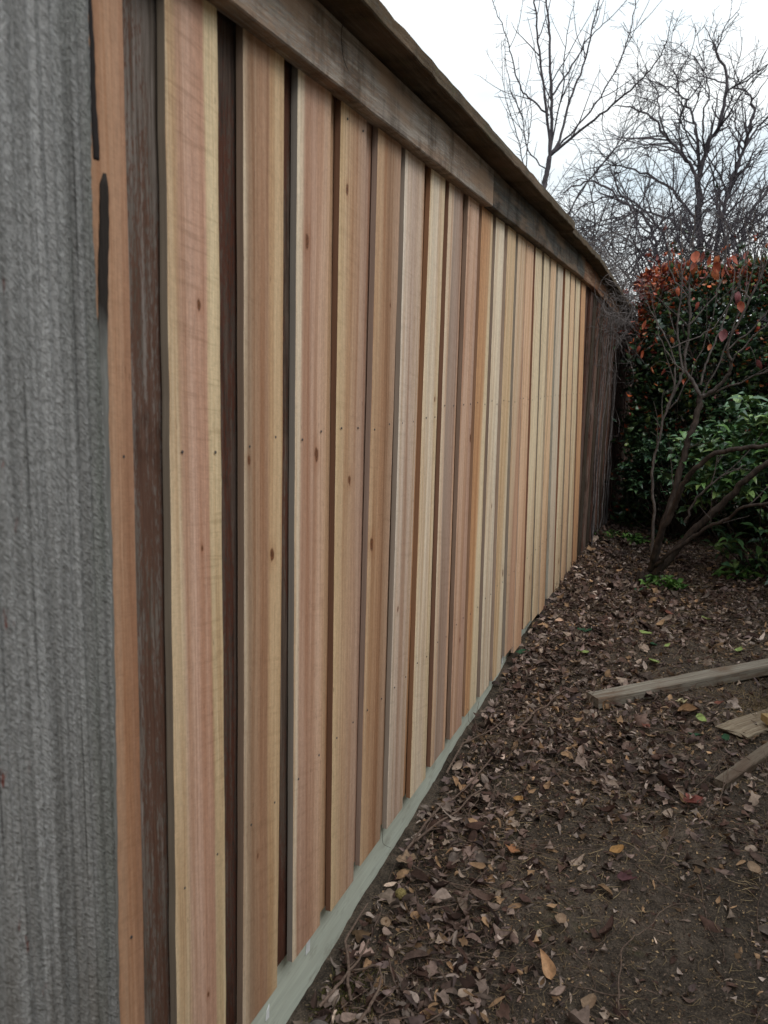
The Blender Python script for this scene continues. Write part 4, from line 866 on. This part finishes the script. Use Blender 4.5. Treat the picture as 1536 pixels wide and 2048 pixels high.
tips = np.concatenate([q_[0] for q_ in allp + tw]); pet = []
for k, (p, s) in enumerate(ST_LEAVES):
    p = np.array(p); d_ = np.linalg.norm(tips - p, axis=1) + np.where(tips[:, 2] < p[2], .05, 0); q_ = tips[np.argmin(d_)]
    m_ = (p + q_) / 2; m_[2] = max(p[2], q_[2]) + .012
    v, f = tubes([limb([tuple(p), tuple(m_), tuple(q_)], .0012, .0018, 4)], 4); mesh('leaf_stalk', v - BX, f, bark_grey, e, True)
# thin twig carrying the top cluster of leaves
cl = [(ST_LEAVES[i][0]) for i in (0, 3, 6, 7, 9)]
pl = [(SHRUB_TREE[4][0][-3][0], SHRUB_TREE[4][0][-3][1], SHRUB_TREE[4][0][-3][2])] + [(c_[0], c_[1], c_[2] + .02) for c_ in cl]
v, f = tubes([limb(pl, .004, .002)], 4); mesh('stem', v - BX, f, bark_grey, e, True)

# ------------------------------------------------------------------ lumber on the ground
def lumber(name, label, p0, p1, width, thick, mat, seed, broken=False):
    """flat board on the ground from p0 to p1 (centre of its ends, underside)"""
    r = random.Random(seed); p0 = Vector(p0); p1 = Vector(p1); d = p1 - p0; L = d.length
    n = 30; rings = []
    for i in range(n + 1):
        s = i / n; x = s * L; h = width / 2; j = lambda a=.0012: r.uniform(-a, a)
        c = .003
        rings.append([(x, -h + j(), 0), (x, -h + j(), thick - c), (x, -h + c, thick + j()), (x, -h / 3, thick + j()), (x, h / 3, thick + j()), (x, h - c, thick + j()), (x, h + j(), thick - c), (x, h + j(), 0)])
    if broken:
        offs = [.03, .028, .022, .034, .004, .012, .0, .01]
        for i in range(4): rings[i] = [(p[0] + offs[q] * (1 - i / 4), p[1], p[2] + (-.006 if p[2] > .001 else 0) * (1 - i / 4)) for q, p in enumerate(rings[i])]
    v, f = ring_loft(rings)
    o = mesh(name, v, f, mat, None, loc=p0)
    q = d.to_track_quat('X', 'Z'); o.rotation_mode = 'QUATERNION'; o.rotation_quaternion = q
    tag(o, label, 'lumber'); return o
def lumber_mat(name, a, b, c, seed, k=1, amt=.4):
    n = N(name, .85, .15); off = (seed, seed * 2.3, seed * .7)
    fib = n.noise(n.mapv((6, 330, 330), off), 1, 4, .65); med = n.noise(n.mapv((1.6, 70, 70), off), 1, 5, .65); big = n.noise(n.mapv((5, 12, 12), off), 1, 4, .6)
    base = n.mix(n.rng(med, .36, .62, 0, 1), srgb(*a, k), srgb(*b, k)); base = n.mix(n.rng(big, .50, .66, 0, amt), base, srgb(*c, k))
    base = n.mix(n.rng(fib, .47, .3, 0, .7), base, n.mix(1, base, (.45, .42, .4), 'MULTIPLY'))
    return n.done(base, n.bump(n.math('ADD', fib, n.math('MULTIPLY', med, 1.5)), .9, .004))
a0 = Vector((.425, 3.545, 0)); a1 = Vector((1.62, 4.62, 0))
for v_ in (a0, a1): v_.z = float(gh(v_.x, v_.y)) + .014
lumber('old_timber', 'long weathered grey timber lying across the leaf litter, its near end toward the fence', a0, a1, .085, .044, lumber_mat('grey_timber', (150, 144, 132), (116, 104, 92), (104, 78, 60), 3, 1.0, .7), 1)
b0 = Vector((.975, 3.405, 0)); b1 = Vector((1.34, 3.885, 0))
for v_ in (b0, b1): v_.z = float(gh(v_.x, v_.y)) + .014
lumber('broken_board', 'broken tan board with a ragged splintered end, below the long timber', b0, b1, .135, .019, lumber_mat('tan_board', (158, 144, 124), (122, 106, 88), (100, 82, 66), 8, 1.0, .5), 2, True)
c0 = Vector((.945, 3.045, 0)); c1 = Vector((1.33, 3.73, 0))
for v_ in (c0, c1): v_.z = float(gh(v_.x, v_.y)) + .012
lumber('short_batten', 'narrow brown batten with a dark sawn end, lowest of the loose lumber', c0, c1, .05, .028, lumber_mat('brown_batten', (128, 116, 102), (100, 86, 74), (96, 74, 62), 5, .95, .5), 3)
d0 = Vector((1.105, 3.51, 0)); d0.z = float(gh(1.1, 3.5)) + .034; d1 = d0 + Vector((.10, .05, .0))
lumber('wood_offcut', 'small yellowish wood offcut resting on the broken tan board', d0, d1, .05, .03, lumber_mat('offcut_wood', (172, 148, 106), (150, 124, 86), (140, 108, 70), 6, 1.0, .3), 4)

# ------------------------------------------------------------------ stone and seed ball
def lump(name, label, cat, loc, r, sc, mat, seed, rough=.08, n=20):
    r_ = random.Random(seed); ph = [r_.uniform(0, 6) for _ in range(6)]; rings = []
    for i in range(1, n):
        t = math.pi * i / n; ring = []
        for j in range(n * 2):
            a = 2 * math.pi * j / (n * 2); k = 1 + rough * (math.sin(3 * a + ph[0]) * math.sin(2 * t + ph[1]) + .6 * math.sin(5 * a + ph[2]) * math.sin(4 * t + ph[3]))
            ring.append((math.cos(a) * math.sin(t) * r * k * sc[0], math.sin(a) * math.sin(t) * r * k * sc[1], -math.cos(t) * r * k * sc[2]))
        rings.append(ring)
    v, f = ring_loft(rings); o = mesh(name, v, f, mat, None, True, loc=loc); tag(o, label, cat); return o
n = N('stone', .8, .2); a = n.noise(n.mapv((40, 40, 40)), 1, 5, .65)
sm = n.done(n.mix(n.rng(a, .35, .65, 0, 1), srgb(84, 78, 74), srgb(116, 108, 102)), n.bump(a, .5, .004))
lump('stone', 'smooth grey brown stone against the foot of the gravel board', 'stone', (.055, 1.545, float(gh(.05, 1.55)) + .012), .052, (.9, 1.1, .7), sm, 2)
n = N('seed_ball', .85, .15); a = n.vor(n.mapv((260, 260, 260))).outputs[0]
sb = n.done(n.mix(n.rng(a, .1, .5, 0, 1), srgb(92, 80, 50), srgb(134, 120, 78)), n.bump(a, .9, .003))
lump('seed_ball', 'round olive brown seed ball among the leaves by the gravel board', 'seed pod', (.075, 2.07, float(gh(.07, 2.07)) + .022), .017, (1, 1, .95), sb, 3, .02)

# ------------------------------------------------------------------ leaf litter
rng = np.random.default_rng(77)
def litter_density(x, y):
    d = .28 + 1.0 * np.exp(-((x - .22) / .40) ** 2)                                # heavy along the fence
    d += .55 * np.exp(-((x - .75) / .45) ** 2 - ((y - 3.15) / .5) ** 2)             # patch in front of the lumber
    d += .5 * np.clip((y - 3.6) / 1.5, 0, 1)
    d *= .7 + .7 * (.5 + .5 * np.sin(x * 7 + y * 3.1 + 1) * np.sin(y * 5 - x * 2))
    d *= 1 - .75 * np.exp(-((x - .45) / .22) ** 2 - ((y - 2.45) / .42) ** 2)         # bare trodden patches
    d *= 1 - .6 * np.exp(-((x - .85) / .4) ** 2 - ((y - 2.1) / .45) ** 2)
    d *= 1 - .6 * np.exp(-((x - .75) / .25) ** 2 - ((y - 4.2) / .35) ** 2)
    return np.clip(d, 0, 1.3)
def on_lumber(x, y):
    m = np.zeros(len(x), bool)
    for p, q, w_ in ((a0, a1, .075), (b0, b1, .11), (c0, c1, .05)):
        dx, dy = q.x - p.x, q.y - p.y; t = np.clip(((x - p.x) * dx + (y - p.y) * dy) / (dx * dx + dy * dy), 0, 1)
        m |= np.hypot(x - p.x - t * dx, y - p.y - t * dy) < w_
    return m
def sample(n, x0=-.0, x1=2.6, y0=1.15, y1=8.2, pw=1.0):
    xs = []; ys = []
    while sum(map(len, xs)) < n:
        x = rng.uniform(x0, x1, n * 3); y = rng.uniform(y0, y1, n * 3)
        # more of them where the view is narrow
        k = rng.uniform(0, 1.3, n * 3) < litter_density(x, y) ** pw * np.where(x > 1.5, .45, 1); xs.append(x[k]); ys.append(y[k])
    return np.concatenate(xs)[:n], np.concatenate(ys)[:n]
LC = 1.08 * np.array([srgb(112, 94, 86), srgb(128, 110, 100), srgb(96, 78, 70), srgb(144, 126, 112), srgb(138, 110, 84), srgb(82, 62, 54), srgb(104, 88, 84), srgb(150, 134, 124), srgb(70, 52, 46)])
litter_m = leaf_mat('dry_leaf', .82, .14, .38)
def lay(n, smin, smax, kinds, tilt, hmax, curl, pw=1.0, cols=LC, cw=None, rows=7):
    x, y = sample(n, pw=pw)
    kinds_t = []
    for s in range(16): kinds_t.append(leaf_tmpl(kinds[s % len(kinds)], rows, rng.uniform(-.5, .7), rng.uniform(-curl, curl), rng.uniform(-1.2, 1.2), s, rng.uniform(.17, .30), wide=rows > 5))
    h = rng.uniform(0, 1, n) ** 1.5 * hmax * np.clip(litter_density(x, y), .15, 1)
    P = np.stack([x, y, gh(x, y) + .003 + h], -1)
    R = rot_from(rng.uniform(0, 6.3, n), rng.normal(0, tilt, n), rng.normal(0, tilt, n))
    C = cols[rng.choice(len(cols), n, p=cw)] * rng.uniform(.35, 1.3, (n, 1)) ** 1.2 * np.where(rng.uniform(0, 1, (n, 1)) < .04, 1.9, 1)
    if smin > .02:
        ok = ~on_lumber(x, y); P, R, C, n = P[ok], R[ok], C[ok], int(ok.sum())
    return scatter(kinds_t, P, rng.uniform(smin, smax, n) , R, C)
parts = [lay(21000, .010, .034, ['oval', 'thin', 'lobed', 'thin'], .42, .016, 1.1, .7, rows=4), lay(14000, .020, .054, ['oval', 'thin', 'oval', 'oval', 'oval', 'oval', 'thin', 'lobed'], .42, .036, 1.1, 1.5), lay(1100, .052, .086, ['oval', 'oval', 'oval', 'lobed'], .30, .04, .9, 1.0)]
V = []; Fs = []; Cs = []; b = 0
for v, f, c in parts: V.append(v); Fs.append(f + b); Cs.append(c); b += len(v)
o = mesh('leaf_litter', np.concatenate(V), np.concatenate(Fs), litter_m, None, True, col=np.concatenate(Cs))
tag(o, 'brown and grey dead leaves strewn over the soil', 'leaf litter', kind='stuff')
# crumbs of bark, seed and chips
n = 70000; x, y = sample(n, pw=.25)
cr_t = [leaf_tmpl('oval', 2, .3, .2, .2, s, .4) for s in range(3)]
CC = 1.25 * np.array([srgb(96, 78, 62), srgb(128, 106, 82), srgb(64, 50, 42), srgb(150, 126, 96), srgb(112, 96, 84)])
v, f, c = scatter(cr_t, np.stack([x, y, gh(x, y) + .002], -1), rng.uniform(.002, .011, n), rot_from(rng.uniform(0, 6.3, n), rng.normal(0, .5, n), rng.normal(0, .5, n)), CC[rng.integers(0, 5, n)] * rng.uniform(.6, 1.3, (n, 1)))
o = mesh('ground_debris', v, f, litter_m, None, False, col=c); tag(o, 'crumbs of bark and chips on the soil', 'debris', kind='stuff')
# fine straw and twiglets
tb = []
n = 15000; x, y = sample(n, pw=.3)
for k in range(n):
    a = rng.uniform(0, 6.3); L_ = rng.uniform(.012, .06); r_ = rng.uniform(.0004, .0013); zz = float(gh(x[k], y[k])) + rng.uniform(.002, .012)
    dx, dy = math.cos(a) * L_ / 2, math.sin(a) * L_ / 2; m_ = rng.normal(0, L_ * .12, 2)
    tb.append((np.array([(x[k] - dx, y[k] - dy, zz), (x[k] + m_[0], y[k] + m_[1], zz + .003), (x[k] + dx, y[k] + dy, zz + rng.uniform(-.002, .008))]), np.array([r_, r_, r_ * .6])))
v, f = tubes(tb, 3)
n_ = N('straw', .8, .2); a = n_.noise(n_.mapv((9, 9, 9)), 1, 3); straw = n_.done(n_.mix(n_.rng(a, .35, .65, 0, 1), srgb(158, 138, 106), srgb(88, 72, 56)))
o = mesh('straw', v, f, straw, None); tag(o, 'fine dry straw and stalks scattered on the soil', 'straw', kind='stuff')
tb = []
n = 3400; x, y = sample(n, pw=1.3)
for k in range(n):
    a = rng.uniform(0, 6.3); bp, br = branch((x[k], y[k], float(gh(x[k], y[k])) + rng.uniform(.004, .03)), (math.cos(a), math.sin(a), .0), rng.uniform(.05, .20) * rng.choice([1, 1, 1, 2]), rng.uniform(.0009, .0028), .0008, 6, .16, 0)
    bp[:, 2] = np.maximum(gh(bp[:, 0], bp[:, 1]) + .003, bp[:, 2] - np.linspace(0, .02, 7)); bp[:, 0] = np.maximum(bp[:, 0], .01); tb.append((bp, br))
v, f = tubes(tb, 4); twm = bark('twig_bark', (84, 68, 60), (122, 104, 92), 90)
o = mesh('twig_litter', v, f, twm, None, True); tag(o, 'thin brown twigs lying through the dead leaves', 'twigs', kind='stuff')
# dry grass tuft on the right and moss by the board
tb = []
for k in range(420):
    cx, cy = rng.normal(1.13, .10), rng.normal(3.78, .10)
    bp, br = branch((cx, cy, float(gh(cx, cy))), (rng.normal(0, .7), rng.normal(0, .7), 1), rng.uniform(.03, .09), .0009, .0004, 4, .2, -.15); tb.append((bp, br))
v, f = tubes(tb, 3); o = mesh('dry_grass', v, f, straw, None); tag(o, 'dry straw coloured grass tuft beside the timber at the right', 'grass', kind='stuff')
tb = []
for k in range(900):
    cx, cy = rng.normal(.06, .035), rng.normal(1.66, .08)
    bp, br = branch((abs(cx) + .0, cy, float(gh(abs(cx), cy))), (rng.normal(0, .8), rng.normal(0, .8), 1), rng.uniform(.006, .028), .0009, .0004, 3, .2, -.1); tb.append((bp, br))
v, f = tubes(tb, 3); nm_ = N('moss', .9, .1); a = nm_.noise(nm_.mapv((60, 60, 60)), 1, 3); o = mesh('moss', v, f, nm_.done(nm_.mix(a, srgb(84, 84, 48), srgb(128, 120, 72))), None); tag(o, 'yellow green moss at the foot of the gravel board', 'moss', kind='stuff')

# larger single leaves and twigs
PALX = dict(red=srgb(132, 80, 72), ochre=srgb(158, 120, 76), maroon=srgb(82, 56, 58), orange=srgb(148, 104, 74), lime=srgb(134, 148, 90), green=srgb(48, 76, 54), cream=srgb(172, 162, 126), rust=srgb(118, 76, 64), tan=srgb(136, 114, 94))
LBL = ['dull red lobed leaf lying alone below the batten', 'ochre leaf in the middle of the bare soil', 'maroon leaf just below the ochre leaf', 'small orange brown leaf at the edge of the litter', 'small round ochre leaf in the litter near the boards',
 'narrow lime green leaf near the foot of the small tree', 'largest lime green leaf above the long timber', 'lime green leaf beside a tan one near the pickets', 'lime green leaf just above the largest one', 'small round dark green leaf by the lime leaves', 'lime green leaf above the right end of the timber', 'lime green leaf left of the broken board',
 'left one of two dark green leaves near the pickets', 'right one of two dark green leaves near the pickets', 'dark green leaf at the tip of the broken board', 'dark green leaf under the broken board', 'green leaf touching the foot of the last pale pickets', 'cream coloured curled leaf below the long timber', 'rust red leaf below the end of the long timber',
 'large tan leaf by the gravel board', 'tan leaf beside the lime leaf near the pickets', 'tan leaf near the foot of the old fence', 'lime leaf on the bare soil right of the tree foot', 'dark green leaf left of the tree foot', 'rust leaf just below the tree foot', 'small rust leaf right of the cream leaf', 'long tan leaf on the bare soil low down', 'tan leaf under the large one by the gravel board', 'pale tan leaf near the right edge', 'oval tan leaf at the bottom of the picture']
rng = np.random.default_rng(90)
for k, (p, s, cn, kd) in enumerate(RLEAVES):
    t = leaf_tmpl(kd, 11, .25, .5, .3, k, .30, wide=True)
    R = rot_from(np.array([rng.uniform(0, 6.3)]), np.array([rng.normal(0, .12)]), np.array([rng.normal(0, .15)]))
    v, f, c = scatter([t], np.zeros((1, 3)), np.array([s * 1.15]), R, np.array([PALX[cn]]))
    z_ = float(gh(p[0], p[1])); zmin_ = v[:, 2].min()
    o = mesh('fallen_leaf', v, f, litter_m, None, True, col=c, loc=(p[0], p[1], z_ + .022 - zmin_ * .6)); tag(o, LBL[k], 'leaf', 'coloured leaves on the ground')
TL = ['crooked twig lying beside the stone', 'curved root like twig under the second gap of the pickets', 'long brown stick running along the gravel board', 'straight stick branching beside the long brown one', 'thick brown stick rising toward the middle pickets', 'short stick near the end of the gravel board',
 'long thin curved twig across the bare soil low down', 'short upright looking twig on the bare soil', 'pale crooked twig hanging below the batten', 'bent twig near the pair of dark green leaves', 'hooked thin twig above the long timber', 'short twig leaning on the near end of the long timber', 'thin straight twig crossing the top of the long curved one', 'dark looping root at the very bottom by the gravel board', 'thin twig above the right part of the timber', 'slanting twig in the litter below the timber end', 'thin twig standing by the small tree']
for k, t in enumerate(TWIGS):
    pts = smooth_poly(t, 6); pts[:, :2] += np.cumsum(rng.normal(0, .0022, (len(pts), 2)), axis=0)
    pts[:, 0] = np.maximum(pts[:, 0], .0 if k != 2 else .02)
    pts[:, 2] = gh(pts[:, 0], pts[:, 1]) + .034 + .008 * np.sin(np.linspace(0, 3, len(pts)))
    r_ = .0022 if k in (6, 7, 8, 9, 10, 11, 12, 14, 15, 16) else .0048
    pol = [(pts, np.linspace(r_, r_ * .55, len(pts)))]; grow(pol, *pol[0], 0, [dict(n=4, len=(.03, .12), ang=(.4, .9), wob=.1, up=0, r=r_ * .5, steps=4, rt=.0007)])
    v, f = tubes(pol, 6); c0_ = pts.mean(axis=0)
    o = mesh('fallen_twig', v - c0_, f, twm, None, True, loc=tuple(c0_)); tag(o, TL[k], 'twig', 'sticks and twigs on the ground')

# ------------------------------------------------------------------ wall added out of view to shade the lower boards and ground
sw_ = empty('shade_wall', (2.95, 0, 0)); tag(sw_, 'beige lap siding wall, added out of view to shade the lower boards', 'wall')
sid = N('shade_wall_paint', .6, .3); sa = sid.noise(sid.mapv((3, 3, 30)), 1, 4); sidm = sid.done(sid.mix(sa, srgb(150, 142, 128), srgb(172, 164, 148)))
rings = []
for k in range(15):
    z = k * .19
    rings += [[(.0, -7, z), (.0, 5.9, z), (.15, 5.9, z), (.15, -7, z)], [(.018, -7, z + .188), (.018, 5.9, z + .188), (.15, 5.9, z + .188), (.15, -7, z + .188)]]
v, f = ring_loft(rings); mesh('siding', v, f, sidm, sw_)
v, f = ring_loft([[(-.38, y, 2.86), (.3, y, 2.86), (.3, y, 3.0), (-.38, y, 3.0)] for y in (-7.2, 6.1)]); mesh('shade_wall_eave', v, f, N('shade_wall_trim', .5, .3).done(srgb(206, 202, 192)), sw_)

def thin(name, label, cat, pts, r, m):
    p, q = limb(pts, r, r * .5, 6); c_ = p.mean(axis=0); v, f = tubes([(p, q)], 5)
    tag(mesh(name, v - c_, f, m, None, True, loc=tuple(c_)), label, cat)
thin('dry_tendril', 'thin dark curled tendril stuck on the face of the top rail', 'tendril', [(.037, 1.655, 2.222), (.039, 1.645, 2.20), (.039, 1.655, 2.165), (.038, 1.675, 2.15), (.037, 1.69, 2.147)], .0008, bark_brown)
thin('fine_root', 'thin black rootlet curving over the pale green foot board', 'root', [(-.034, 2.20, .155), (-.030, 2.185, .12), (-.032, 2.20, .085), (-.02, 2.235, .055)], .0008, bark_brown)
